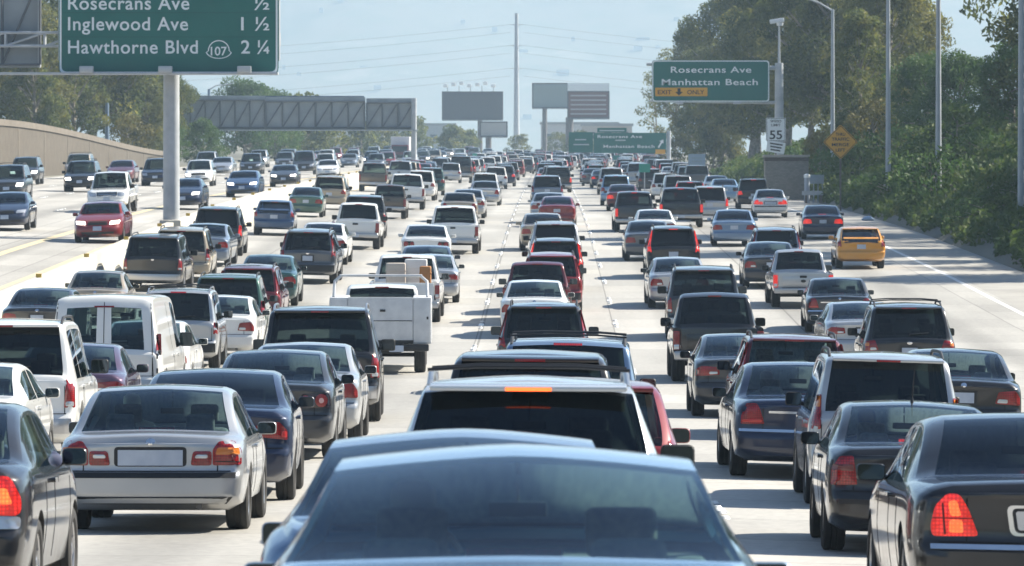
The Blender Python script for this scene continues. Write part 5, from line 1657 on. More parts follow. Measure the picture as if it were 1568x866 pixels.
# --- big median sign on a round column
ys_ = 196.0; xs_ = -14.15
z0 = road_z(xs_, ys_)
def PX(px, s, x0): return (px - 840) / s - x0
s_ = F_PX / ys_
base_z = z0 + .9
sg = top("overhead_sign", (xs_, ys_, base_z), "large green motorway sign listing three avenues on a round column", "road sign")
colh = 2.2 + (238-104)/s_ - base_z
child("column", tube_mesh("column", [(0, 0, -.9), (0, 0, colh + 3.2)], [.315, .29], STEEL, 20), sg)
child("column_base", box_mesh("column_base", (0, 0, -.35), (.8, 1.3, 1.3), BARR_M, .05), sg)
zz = lambda py: 2.2 + (238 - py)/s_ - base_z
xx = lambda px: (px - 840)/s_ - xs_
sw, sh = (428-93)/s_, (116+34)/s_
cx_, cz_ = (xx(93) + xx(428))/2, (zz(-34) + zz(112))/2
child("sign_panel", panel(sw, sh, .25, SIGN_G, .06, cx_, cz_, -.75), sg)
child("sign_border", border(sw - .06, sh - .06, .22, .07, SIGN_W, cx_, cz_, -.755), sg)
for py in (20, 57): child("panel_joint", box_mesh("panel_joint", (cx_, -.752, zz(py)), (sw - .2, .004, .012), mat("joint_green", (.004, .06, .05), .6)), sg)
lines = [("Rosecrans Ave", "½", 292, 15.0, 391, 414), ("Inglewood Ave", "1 ½", 290, 46.5, 371, 414), ("Hawthorne Blvd", "2 ¼", 305, 82, 371, 414)]
for t, n, xr, py, nx0, nx1 in lines:
    put_text(sg, t, xx(107), zz(py), -.762, .70, SIGN_W, (xr - 107)/s_)
    put_text(sg, n, xx(nx0), zz(py), -.762, .70, SIGN_W, (nx1 - nx0)/s_, 1.0)
# route badge
bx, bz = xx(337), zz(78)
ol = [(bx + .50*math.cos(a)*(1 if math.sin(a) < 0 else .82), bz + (.40*math.sin(a) if math.sin(a) > 0 else .30*math.sin(a))) for a in [2*math.pi*k/28 for k in range(28)]]
n = len(ol)
inn = [(bx + (p[0]-bx)*.9, bz + (p[1]-bz)*.9) for p in ol]
child("route_badge", mesh_of("route_badge", [(p[0], -.758, p[1]) for p in ol] + [(p[0], -.758, p[1]) for p in inn], [(k, (k+1) % n, n+(k+1) % n, n+k) for k in range(n)], [SIGN_W], False), sg)
put_text(sg, "107", bx, bz - .17, -.762, .46, SIGN_W, .60, 1.0, 'c')
# walkway beam with lamp boxes, frame behind
child("walkway", box_mesh("walkway", ((xx(-60) + xx(428))/2, -.9, zz(113)), (xx(428) - xx(-60), .8, .09), STEEL, .01), sg)
for px in (137, 257, 377): child("sign_light", box_mesh("sign_light", (xx(px), -1.25, zz(107)), (.52, .3, .26), mat("lamp_housing_grey", (.42, .44, .46), .4, .3), .04), sg)
child("truss_frame", truss(sw, 2.4, STEEL, cx_, cz_ - .1, -.6, 7), sg)
# companion panel for the other carriageway, seen from behind
bw, bh = (62+170)/s_, (103+40)/s_
bcx, bcz = (xx(-170) + xx(62))/2, (zz(-40) + zz(103))/2
child("reverse_panel", panel(bw, bh, .1, SIGN_BACK, .06, bcx, bcz, .30), sg)
child("reverse_edge", box_mesh("reverse_edge", (xx(60), .12, bcz), (.09, .34, bh), STEEL, .01), sg)
child("reverse_frame", truss(bw, bh*.94, mat("frame_dark", (.10, .11, .12), .6), bcx, bcz, -.25, 4, .3, .045), sg)
child("cross_beam", truss(xx(428) - xx(-170), .5, STEEL, (xx(428)+xx(-170))/2, zz(60), -.3, 10, .3, .06), sg)

# --- gantry over the oncoming lanes, panels seen from behind
yg = 545.0; s_ = F_PX / yg
xg = (634-840)/s_
zg0 = opp_z(xg, yg)
gt = top("sign_gantry", (xg, yg, zg0), "long sign gantry seen from behind across the oncoming lanes", "gantry")
zz = lambda py: 2.2 + (238 - py)/s_ - zg0
xx = lambda px: (px - 840)/s_ - xg
child("post", tube_mesh("post", [(0, 0, 0), (0, 0, zz(150))], .28, STEEL, 12), gt)
child("post", tube_mesh("post", [(xx(215), 0, 0), (xx(215), 0, zz(150))], .28, STEEL, 12), gt)
for a, b, t in ((268, 406, 146), (406.5, 559, 148), (560.5, 634, 150)):
    child("reverse_panel", panel((b-a)/s_, (198-t)/s_, .08, SIGN_BACK, .06, (xx(a)+xx(b))/2, (zz(t)+zz(198))/2, .5), gt)
    nn = max(3, int((b-a)/22))
    child("panel_frame", truss((b-a)/s_ - .1, (194-t-6)/s_, mat("frame_dark", (.10, .11, .12), .6), (xx(a)+xx(b))/2, (zz(t+5)+zz(197))/2, .15, nn, .3, .10), gt)
child("walkway", box_mesh("walkway", ((xx(215)+xx(640))/2, .1, zz(199)), ((640-215)/s_, .9, .12), POLE_M), gt)
child("blue_header", box_mesh("blue_header", ((xx(270)+xx(557))/2, .62, zz(150)), ((557-270)/s_, .05, .5), mat("header_blue", (.06, .10, .18), .5)), gt)

# --- exit sign on the right: cantilever post
ye = 351.0; s_ = F_PX / ye
xe = (1193-840)/s_
ze0 = road_z(13, ye)
ex = top("exit_sign", (xe, ye, ze0), "green exit sign with yellow strip on an arm over the right lanes", "road sign")
zz = lambda py: 2.2 + (238 - py)/s_ - ze0
xx = lambda px: (px - 840)/s_ - xe
child("post", tube_mesh("post", [(0, 0, -.3), (0, 0, zz(96))], [.33, .28], STEEL, 14), ex)
child("arm", tube_mesh("arm", [(0, 0, zz(104)), (xx(990), 0, zz(98))], [.16, .12], STEEL, 10), ex)
child("arm", tube_mesh("arm", [(xx(1200), 0, zz(157)), (xx(995), 0, zz(154))], [.12, .09], STEEL, 10), ex)
ew, eh = (1178-998)/s_, (155-91)/s_
ecx, ecz = xx(1088), zz(124)
rt = Matrix.Rotation(R(-.9), 4, 'Y')
child("sign_panel", panel(ew, eh, .22, SIGN_G, .06, ecx, ecz, -.42), ex)
child("sign_border", border(ew - .05, eh - .05, .20, .07, SIGN_W, ecx, ecz, -.425), ex)
put_text(ex, "Rosecrans Ave", xx(1027), zz(111), -.43, .58, SIGN_W, (1150-1027)/s_)
put_text(ex, "Manhattan Beach", xx(1013), zz(130), -.43, .58, SIGN_W, (1160-1013)/s_)
child("exit_only_strip", panel((1083-1003)/s_, (147-134)/s_, .05, SIGN_Y, .02, xx(1043), zz(140.5), -.445), ex)
put_text(ex, "EXIT", xx(1007), zz(144), -.455, .40, INK, 21/s_, 1.0)
put_text(ex, "ONLY", xx(1052), zz(144), -.455, .40, INK, 26/s_, 1.0)
ax, az = xx(1039.5), zz(140.5)
child("arrow", mesh_of("arrow", [(ax-.1, -.455, az+.24), (ax+.1, -.455, az+.24), (ax+.1, -.455, az+.0), (ax+.26, -.455, az+.0), (ax, -.455, az-.24), (ax-.26, -.455, az+.0), (ax-.1, -.455, az+.0)], [(0, 1, 2, 3, 4, 5, 6)], [INK], False), ex)
for px in (1040, 1128): child("sign_light", box_mesh("sign_light", (xx(px), -.85, zz(157.5)), (.5, .3, .16), MATS["lamp_housing_grey"], .03), ex)
# camera on top of the post
mast = tube_mesh("mast", [(0, 0, zz(96)), (0, 0, zz(38))], [.09, .06], STEEL, 8)
child("mast", mast, ex)
cmr = top("traffic_camera", (xe, ye, ze0 + zz(38)), "white traffic camera on top of the exit sign post", "camera")
child("housing", box_mesh("housing", (-.15, -.1, .28), (.95, .5, .28), mat("camera_white", (.66, .68, .70), .35), .06, 3, Matrix.Rotation(R(-8), 3, 'Y')), cmr)
child("dome", tube_mesh("dome", [(.05, -.1, -.05), (.05, -.1, .16)], [.2, .24], MATS["camera_white"], 12), cmr)

# --- farther sign across the right lanes
yf = 620.0; s_ = F_PX / yf
xf = (1024-840)/s_; zf0 = road_z(13, yf)
fs_ = top("direction_sign", (xf, yf, zf0), "wide hazy green sign farther along, with an arrow at its end", "road sign")
zz = lambda py: 2.2 + (238 - py)/s_ - zf0
xx = lambda px: (px - 840)/s_ - xf
child("post", tube_mesh("post", [(0, 0, -.3), (0, 0, zz(200))], .26, STEEL, 12), fs_)
child("arm", tube_mesh("arm", [(0, 0, zz(206)), (xx(871), 0, zz(206))], .14, STEEL, 8), fs_)
child("sign_panel", panel((1020-909)/s_, (234-203)/s_, .1, SIGN_G, .06, xx(964.5), zz(218.5), -.4), fs_)
child("side_panel", panel((908-871)/s_, (233-202)/s_, .1, SIGN_G, .06, xx(889.5), zz(217.5), -.4), fs_)
child("exit_tab", panel((960-915)/s_, 7/s_, .05, SIGN_G, .06, xx(937), zz(199), -.4), fs_)
put_text(fs_, "Rosecrans Ave", xx(915), zz(211), -.47, .50, SIGN_W, 68/s_)
put_text(fs_, "Manhattan Beach", xx(924), zz(226), -.47, .50, SIGN_W, 78/s_)
for px, py, w in ((950, 214.5, 16), (889, 213.5, 17), (890, 221, 24), (937, 199.5, 38)):
    child("small_line", box_mesh("small_line", (xx(px), -.465, zz(py)), (w/s_, .01, .14), mat("faded_lettering", (.40, .47, .48), .6)), fs_)
ax, az = xx(1012), zz(221)
child("arrow", mesh_of("arrow", [(ax-.4, -.47, az-.35), (ax-.22, -.47, az-.4), (ax+.15, -.47, az+.2), (ax+.3, -.47, az+.1), (ax+.28, -.47, az+.62), (ax-.2, -.47, az+.4), (ax-.03, -.47, az+.32)], [(0, 1, 2, 6), (6, 2, 3, 4), (6, 4, 5)], [SIGN_W], False), fs_)
child("yellow_tab", panel(15/s_, 7/s_, .04, SIGN_Y, .02, xx(1011), zz(232), -.43), fs_)

# --- small roadside signs
def post_sign(name, label, X, y, px_w, zc, w, h, m, cat="road sign", diamond=False, post=True, gz=None):
    g = road_z(13, y) + emb_h(X, y) - .15
    e = top(name, (X, y, g), label, cat)
    zl = zc - g
    child("post", box_mesh("post", (0, .06, (zl - h*.3)/2 - .1), (.1, .08, zl - h*.3 + .2), mat("wood_post", (.14, .12, .10), .8), .01), e)
    return e, zl
y = 345.0; s_ = F_PX/y
e, zl = post_sign("speed_limit_sign", "white speed limit sign reading 55 above the block building", (1188-840)/s_, y, 30, 2.2 + (238-198)/s_, 30/s_, 38/s_, SIGN_W)
child("sign_panel", panel(30/s_, 36/s_, .08, SIGN_W, .03, 0, zl, 0), e)
child("sign_border", border(28.5/s_, 34.5/s_, .07, .03, INK, 0, zl, -.004), e)
put_text(e, "SPEED", 0, zl + .48, -.01, .22, INK, .72, 1.0, 'c'); put_text(e, "LIMIT", 0, zl + .22, -.01, .22, INK, .62, 1.0, 'c'); put_text(e, "55", 0, zl - .62, -.01, .80, INK, .82, 1.0, 'c')
o = child("lower_plate", panel(28/s_, 17/s_, .06, SIGN_W, .03, 0, 0, -.01), e, (0, 0, zl - 27/s_)); o.rotation_euler = (0, R(9), 0)
for k in range(3): child("plate_line", box_mesh("plate_line", (0, -.02, .2 - .2*k), (.85 - .1*k, .01, .09), INK), e, (0, 0, zl - 27/s_)).rotation_euler = (0, R(9), 0)
y = 288.0; s_ = F_PX/y
e, zl = post_sign("merge_sign", "yellow diamond sign reading thru traffic merge left", (1287-840)/s_, y, 55, 2.2 + (238-217)/s_, 1.7, 1.7, SIGN_Y)
dm = panel(1.36, 1.36, .12, SIGN_Y, .03); o = child("sign_panel", dm, e, (0, 0, zl)); o.rotation_euler = (0, R(45), 0)
o = child("sign_border", border(1.30, 1.30, .10, .03, INK, 0, 0, -.004), e, (0, 0, zl)); o.rotation_euler = (0, R(45), 0)
for t, dz, w in (("THRU", .34, .52), ("TRAFFIC", .07, .95), ("MERGE", -.23, .95), ("LEFT", -.53, .52)): put_text(e, t, 0, zl + dz, -.01, .24, INK, w, 1.0, 'c')
y = 420.0; s_ = F_PX/y
e, zl = post_sign("information_sign", "small pale sign near the foot of the ivy slope", (1067-840)/s_ + 0, y, 26, 2.2 + (238-244)/s_, 26/s_, 18/s_, SIGN_W)
child("sign_panel", panel(26/s_, 17/s_, .05, mat("sign_pale_blue", (.42, .50, .56), .5), .03, 0, zl, 0), e)
for k in (0, 1): child("plate_line", box_mesh("plate_line", (0, -.01, zl + .12 - .26*k), (.8, .01, .1), mat("faded_lettering", (.40, .47, .48), .6)), e)
for px, d_, w_, h_, py, lab in ((987, 372, 17, 13, 257, "small green exit marker beside the far lanes"), (944, 640, 10, 7, 241, "tiny green marker sign under the wide hazy sign"), (727, 700, 7, 9, 239, "tiny green marker sign beyond the far left lanes")):
    s_ = F_PX/d_; X = (px-840)/s_
    g = road_z(X, d_); e = top("marker_sign", (X, d_, g), lab, "road sign")
    zl = 2.2 + (238-py)/s_ - g
    child("post", box_mesh("post", (0, .05, zl/2), (.08, .06, zl), STEEL), e)
    child("sign_panel", panel(w_/s_, h_/s_, .05, mat("sign_bright_green", (.01, .22, .17), .5), .03, 0, zl, 0), e)

# --- block building, rail, cabinet
y = 335.0; s_ = F_PX/y; X = (1205-840)/s_; g = road_z(13, y)
blk, nt, b = node_mat("concrete_block")
br = N(nt, "ShaderNodeTexBrick"); br.inputs["Color1"].default_value = (.20, .185, .16, 1); br.inputs["Color2"].default_value = (.25, .23, .20, 1); br.inputs["Mortar"].default_value = (.12, .11, .10, 1)
br.inputs["Scale"].default_value = 2.5; br.inputs["Mortar Size"].default_value = .012
tc = N(nt, "ShaderNodeTexCoord"); mp = N(nt, "ShaderNodeMapping"); mp.inputs["Rotation"].default_value = (R(90), 0, 0); nt.links.new(tc.outputs["Object"], mp.inputs[0]); nt.links.new(mp.outputs[0], br.inputs[0]); nt.links.new(br.outputs[0], b.inputs[0]); b.inputs["Roughness"].default_value = .9
e = top("block_building", (X, y, g), "small windowless concrete block building at the foot of the slope", "building")
bw, bh = 66/s_, 70/s_
child("wall", box_mesh("wall", (0, 1.1, bh/2 - .2), (bw, 2.2, bh), blk, .01), e)
child("roof_slab", box_mesh("roof_slab", (0, 1.1, bh - .12), (bw + .18, 2.4, .16), noise_mat("slab_concrete", [(.3, (.26, .24, .21)), (.7, (.34, .32, .28))], 2, .9), .02), e)
child("fascia", box_mesh("fascia", (0, 1.1, bh - .32), (bw + .06, 2.27, .24), mat("fascia_brown", (.07, .055, .045), .8), .01), e)
y = 318.0; s_ = F_PX/y; g = road_z(15, y)
e = top("guard_rail", ((1262-840)/s_, y, g), "short steel guard rail end beside the block building", "guard rail")
prof = [(-.02, .50), (.03, .55), (-.02, .62), (.03, .69), (-.02, .76), (-.05, .76), (-.05, .50)]
bm = bmesh.new()
for i in range(2): pass
vs = []; xs2 = [-1.35, -.4, .4, 1.0, 1.2]
for x in xs2: vs += [(x, dy - (.25*(x-.4) if x > .4 else 0), zq) for dy, zq in prof]
n = len(prof); fs = [(i*n+k, i*n+(k+1) % n, (i+1)*n+(k+1) % n, (i+1)*n+k) for i in range(len(xs2)-1) for k in range(n)]
child("beam", mesh_of("beam", vs, fs + [tuple(range(n)), tuple(range((len(xs2)-1)*n, len(xs2)*n))], [STEEL]), e)
child("end_shoe", box_mesh("end_shoe", (1.05, -.1, .62), (.5, .3, .42), mat("shoe_pale_blue", (.34, .43, .52), .4, .3), .04), e)
for x in (-1.1, -.2, .7): child("post", box_mesh("post", (x, .1, .3), (.15, .2, .85), MATS["wood_post"], .01), e)
e = top("electrical_cabinet", ((1253-840)/s_, y + 3, g), "grey utility cabinet with a slatted stand behind the guard rail", "cabinet")
child("box", box_mesh("box", (0, 0, 1.45), (1.0, .5, .55), mat("cabinet_grey", (.32, .37, .42), .5), .02), e)
for k in range(4): child("stand_leg", box_mesh("stand_leg", (-.4 + k*.27, 0, .6), (.07, .07, 1.2), MATS["cabinet_grey"]), e)
e = top("bollard", ((1237-840)/s_, y + 1, g), "white capped bollard at the corner of the block building", "bollard")
child("tube", tube_mesh("tube", [(0, 0, -.1), (0, 0, 1.55)], .17, mat("bollard_grey", (.34, .38, .44), .5), 14), e)
child("cap", tube_mesh("cap", [(0, 0, 1.55), (0, 0, 1.72), (0, 0, 1.8)], [.2, .2, .08], mat("bollard_cap", (.80, .80, .78), .4), 14), e)

# --- lamp posts on the slope
for k, (px, s_, arm) in enumerate(((1275, 23.5, True), (1360, 28.0, False), (1437, 32.2, False), (1564, 39.3, False))):
    y = F_PX/s_; X = (px-840)/s_; g = road_z(13, y) + emb_h(X, y) - .25
    e = top("lamp_post", (X, y, g), ["lamp post with its arm in view left of the yellow diamond sign's top", "bare lamp post rising right of the yellow diamond sign", "bare lamp post against the gap of sky at right", "lamp post at the very right edge"][k], "lamp post", "lamp posts along the right slope")
    hgt = 2.2 + (238-14)/23.5 - (road_z(13, 340) + emb_h(18.5, 340) - .25)
    child("pole", tube_mesh("pole", [(0, 0, -.2), (0, 0, hgt)], [.155, .10], POLE_M, 12), e)
    child("base_flange", tube_mesh("base_flange", [(0, 0, -.2), (0, 0, .25)], .24, POLE_M, 12), e)
    child("arm", tube_mesh("arm", [(0, 0, hgt - .1), (-.9, -.2, hgt + .42), (-2.4, -.5, hgt + .95), (-3.4, -.7, hgt + 1.05)], [.07, .06, .05, .05], POLE_M, 8), e)
    child("luminaire", box_mesh("luminaire", (-3.75, -.75, hgt + 1.02), (.85, .32, .16), mat("luminaire_grey", (.4, .42, .45), .4), .06, 3), e)
# lamp post and blue pole among the trees behind the sound wall, lamp beyond the big sign
for px, d_, py, lab in ((164, 475, 150, "thin blue grey pole standing among the trees behind the sound wall"), (320, 620, 136, "far lamp post with curved arm above the gantry panels")):
    s_ = F_PX/d_; X = (px-840)/s_; g = opp_z(-36, d_) - .2; e = top("utility_pole", (X, d_, g), lab, "pole")
    hz = 2.2 + (238-py)/s_ - g
    child("pole", tube_mesh("pole", [(0, 0, 0), (0, 0, hz)], [.22, .16], mat("pole_blue_grey", (.14, .20, .28), .5), 10), e)
    if px > 300: child("arm", tube_mesh("arm", [(0, 0, hz - .1), (.8, 0, hz + .4), (2.6, 0, hz + .6)], [.07, .06, .05], POLE_M, 8), e)

# --- billboards and the tall transmission pole far away
def billboard(label, px0, px1, py0, py1, d_, face, posts, header=None, rows=0, name="billboard"):
    s_ = F_PX/d_; X = ((px0+px1)/2 - 840)/s_; g = .4
    e = top(name, (X, d_, g), label, "billboard")
    zz = lambda py: 2.2 + (238 - py)/s_ - g
    w, h = (px1-px0)/s_, (py1-py0)/s_
    child("board", panel(w, h, .1, face, .6, 0, zz((py0+py1)/2), 0, "board"), e)
    child("board_trim", border(w + .1, h + .1, .1, .25, mat("board_trim_dark", (.06, .06, .065), .6), 0, zz((py0+py1)/2), -.02), e)
    for px, r in posts: child("post", tube_mesh("post", [((px-840)/s_ - X, .6, -.5), ((px-840)/s_ - X, .6, zz(py1) + .2)], r, mat("board_post", (.10, .09, .09), .7), 10), e)
    child("catwalk", box_mesh("catwalk", (0, -.5, zz(py1) - .15), (w, 1.0, .12), MATS["board_post"]), e)
    if header: child("header", panel(w, (header[1]-header[0])/s_, .05, SIGN_W, .3, 0, zz(sum(header)/2), -.15), e)
    for k in range(rows): child("print_row", box_mesh("print_row", (0, -.03, zz(py0 + (py1-py0)*(k+1)/(rows+1))), (w*.85, .02, h*.05), mat("print_pale", (.35, .34, .34), .6)), e)
    return e, zz, s_
bb, zz, s_ = billboard("dark billboard with bright lamps along its top", 677, 770, 140, 183, 1050, mat("board_dark", (.06, .065, .075), .7), ((735, .5),))
for k in range(7): child("flood_lamp", box_mesh("flood_lamp", (-5.4 + k*1.6, -.6, zz(131 - (k % 3)*2)), (.9, .4, .7), mat("lamp_white", (.82, .82, .80), .3), .1), bb)
for k in range(5): child("lamp_strut", tube_mesh("lamp_strut", [(-5 + k*2.3, .2, zz(140)), (-5 + k*2.3, -.6, zz(131))], .05, MATS["board_post"], 6), bb)
billboard("low pale board on a single leg below the dark billboard", 735, 777, 186, 209, 980, mat("board_pale", (.34, .34, .33), .7), ((748, .55),), None, 2)
billboard("plain grey green billboard left of the striped one", 815, 870, 127, 165, 1080, mat("board_grey", (.20, .25, .25), .7), ((834, .5),))
billboard("brown billboard with printed rows and a white header on one post", 869, 933, 139, 181, 1020, mat("board_brown", (.12, .05, .045), .7), ((872, .75),), (127, 139), 5)
d_ = 1150.0; s_ = F_PX/d_
e = top("transmission_pole", ((791-840)/s_, d_, .4), "very tall slender steel pole carrying power lines", "pole")
hz = (238-20)/s_ + 1.8
child("shaft", tube_mesh("shaft", [(0, 0, -.5), (0, 0, hz*.5), (0, 0, hz)], [.75, .55, .36], STEEL, 12), e)
WIRE = mat("wire_dark", (.10, .11, .12), .6)
for k, py in enumerate((38, 70, 105)):
    z = (238-py)/s_ + 1.8
    child("cross_arm", tube_mesh("cross_arm", [(-1.5, 0, z + .15), (0, 0, z), (1.5, 0, z + .15)], [.06, .12, .06], STEEL, 8), e)
    for sx in (-1, 1):
        pts = []
        for q in range(17):
            t = q/16
            pts.append((sx*(1.5 + 150*t), 40*t*sx, z + .1 - 9.0*math.sin(math.pi*min(1, t*.62)) * (1 - .25*t)))
        child("power_line", tube_mesh("power_line", pts, .024, WIRE, 4), e)
        pts2 = [(p[0], p[1] + 6, p[2] - 1.6) for p in pts]
        child("power_line", tube_mesh("power_line", pts2, .024, WIRE, 4), e)

# --- far oncoming box truck
y = 667.0; X = -19.0; g = opp_z(X, y)
e = top("box_truck", (X, y, g), "far oncoming truck with a dark red cab and pale box", "truck")
bm = bmesh.new(); add_box(bm, (0, .9, 1.35), (2.2, 1.7, 1.9), .18, 3)
for v in bm.verts:
    if v.co.z > 1.6: v.co.y += .25*(v.co.z - 1.6)
child("cab", bm_mesh("cab", bm, [C['maroon']]), e)
child("windscreen", box_mesh("windscreen", (0, .09, 1.75), (1.9, .06, .7), MATS["black_glass"], .02, 2, Matrix.Rotation(R(-12), 3, 'X')), e)
child("cargo_box", box_mesh("cargo_box", (0, 5.0, 2.1), (2.4, 6.2, 2.5), mat("box_white", (.7, .68, .68), .5), .05), e)
child("grille", box_mesh("grille", (0, .03, .85), (1.4, .05, .4), DARK, .01), e)
child("front_bumper", box_mesh("front_bumper", (0, -.02, .5), (2.3, .2, .25), CHROME_DULL, .04), e)
for sx in (-1, 1):
    child("headlamp", box_mesh("headlamp", (sx*.88, .03, .85), (.3, .06, .2), HEAD_LIT, .02), e)
    for yy in (1.1, 6.2):
        ty, rim = wheel_meshes(.37, .24); o = child("wheel", ty, e, (sx*1.0, yy, .37)); child("rim", rim, o)
# small litter by the slope
y = 252.0; s_ = F_PX/y
X = (1326-840)/s_; e = obj("plastic_bag", None) if False else None
bm = bmesh.new(); bmesh.ops.create_icosphere(bm, subdivisions=3, radius=.20)
rr = random.Random(5)
for v in bm.verts: v.co *= 1 + .25*math.sin(v.co.x*17 + v.co.z*9) * rr.random(); v.co.z *= .6; v.co.z += .2; v.co.x *= 1.5
bag = obj("plastic_bag", bm_mesh("plastic_bag", bm, [mat("bag_blue", (.25, .36, .52), .45)]), None, ((1326-840)/s_ + .1, y, road_z(15, y) + emb_h((1326-840)/s_, y) + .02), label="crumpled pale blue plastic bag lying at the foot of the slope", category="bag")

# cargo in the loaded pickup: carton, cooler, bundle
y = 145.6; g = road_z(-4, y) + .66
for nm, lab, c, s, m in (("carton", "pale carton standing in the bed of the loaded white pickup", (-4.25, y - .1, g + .50), (.55, .5, .98), mat("carton_pale", (.45, .40, .35), .8)),
                         ("cooler_box", "white cooler box in the bed of the loaded white pickup", (-3.70, y + .3, g + .55), (.62, .5, 1.08), mat("cooler_white", (.68, .68, .66), .4)),
                         ("canvas_bundle", "rusty orange bundle in the bed of the loaded white pickup", (-3.42, y - .55, g + .46), (.32, .4, .9), mat("bundle_orange", (.36, .16, .05), .8))):
    bm = bmesh.new(); add_box(bm, (0, 0, 0), s, .05, 3); add_box(bm, (0, 0, s[2]*.28), (s[0]+.02, s[1]+.02, .03), .005)
    obj(nm, bm_mesh(nm, bm, [m]), None, c, label=lab, category=nm.split("_")[0])
# ------------------------------------------------------------------ vegetation
def leaf_mat(name, cols, scale=.35, trans=.35):
    m = bpy.data.materials.new(name); m.use_nodes = True; MATS[name] = m
    nt = m.node_tree; b = nt.nodes["Principled BSDF"]; out = nt.nodes["Material Output"]
    tc = N(nt, "ShaderNodeTexCoord"); n = N(nt, "ShaderNodeTexNoise"); n.inputs["Scale"].default_value = scale; n.inputs["Detail"].default_value = 6; n.inputs["Roughness"].default_value = .7
    nt.links.new(tc.outputs["Object"], n.inputs["Vector"])
    cr = N(nt, "ShaderNodeValToRGB")
    while len(cr.color_ramp.elements) < len(cols): cr.color_ramp.elements.new(.5)
    for k, (e, c) in enumerate(zip(cr.color_ramp.elements, cols)):
        e.position = .27 + .38*k/(len(cols)-1); e.color = (*c, 1)
    nt.links.new(n.outputs["Fac"], cr.inputs[0]); nt.links.new(cr.outputs[0], b.inputs["Base Color"])
    b.inputs["Roughness"].default_value = .62; b.inputs["Specular IOR Level"].default_value = .3
    tl = N(nt, "ShaderNodeBsdfTranslucent"); nt.links.new(cr.outputs[0], tl.inputs[0])
    ms = N(nt, "ShaderNodeMixShader"); ms.inputs[0].default_value = trans
    nt.links.new(b.outputs[0], ms.inputs[1]); nt.links.new(tl.outputs[0], ms.inputs[2]); nt.links.new(ms.outputs[0], out.inputs[0])
    return m
LEAF_DARK = leaf_mat("leaf_eucalyptus", [(.022, .038, .014), (.050, .072, .024), (.115, .135, .038), (.23, .21, .055)], .3, .55)
LEAF_GREEN = leaf_mat("leaf_green", [(.030, .065, .020), (.060, .115, .032), (.11, .165, .045)], .35, .45)
LEAF_OLIVE = leaf_mat("leaf_olive", [(.045, .058, .02), (.105, .118, .036), (.22, .20, .055)], .35, .55)
LEAF_GOLD = leaf_mat("leaf_gold", [(.07, .07, .02), (.14, .125, .034), (.22, .185, .05)])
LEAF_IVY = leaf_mat("leaf_ivy", [(.018, .044, .011), (.042, .082, .018), (.075, .118, .026), (.13, .155, .038)], .22, .4)
BARK = noise_mat("bark", [(.3, (.13, .11, .09)), (.7, (.36, .32, .27))], 3, .9, 6, .4)

def leaves(rs, centres, per, size, drop=0.0):
    """leaf quads round clump centres (x, y, z, radius)"""
    out = []
    for (cx, cy_, cz, r) in centres:
        n = int(per * r * r)
        u = rs.normal(size=(n, 3)); u /= np.linalg.norm(u, axis=1)[:, None]
        rad = r * (.45 + .6*rs.random(n)) ** .8
        p = u * rad[:, None] * np.array([1, 1, .72]) + np.array([cx, cy_, cz])
        a = rs.normal(size=(n, 3)); a /= np.linalg.norm(a, axis=1)[:, None]
        b = np.cross(a, rs.normal(size=(n, 3))); b /= np.linalg.norm(b, axis=1)[:, None]
        s = size * (.6 + .8*rs.random(n))
        a = a * s[:, None] * .95; b = b * s[:, None] * .42
        a[:, 2] -= drop * s
        q = np.stack([p - a*.5, p + b*.5, p + a*.5, p - b*.5], 1)
        out.append(q.reshape(-1, 3))
    return np.concatenate(out)

def quads_mesh(name, v, m):
    me = bpy.data.meshes.new(name)
    n = len(v) // 4
    me.vertices.add(len(v)); me.vertices.foreach_set("co", v.astype(np.float32).ravel())
    me.loops.add(len(v)); me.loops.foreach_set("vertex_index", np.arange(len(v), dtype=np.int32))
    me.polygons.add(n); me.polygons.foreach_set("loop_start", np.arange(0, len(v), 4, dtype=np.int32))
    me.update(); me.validate()
    me.materials.append(m)
    return me

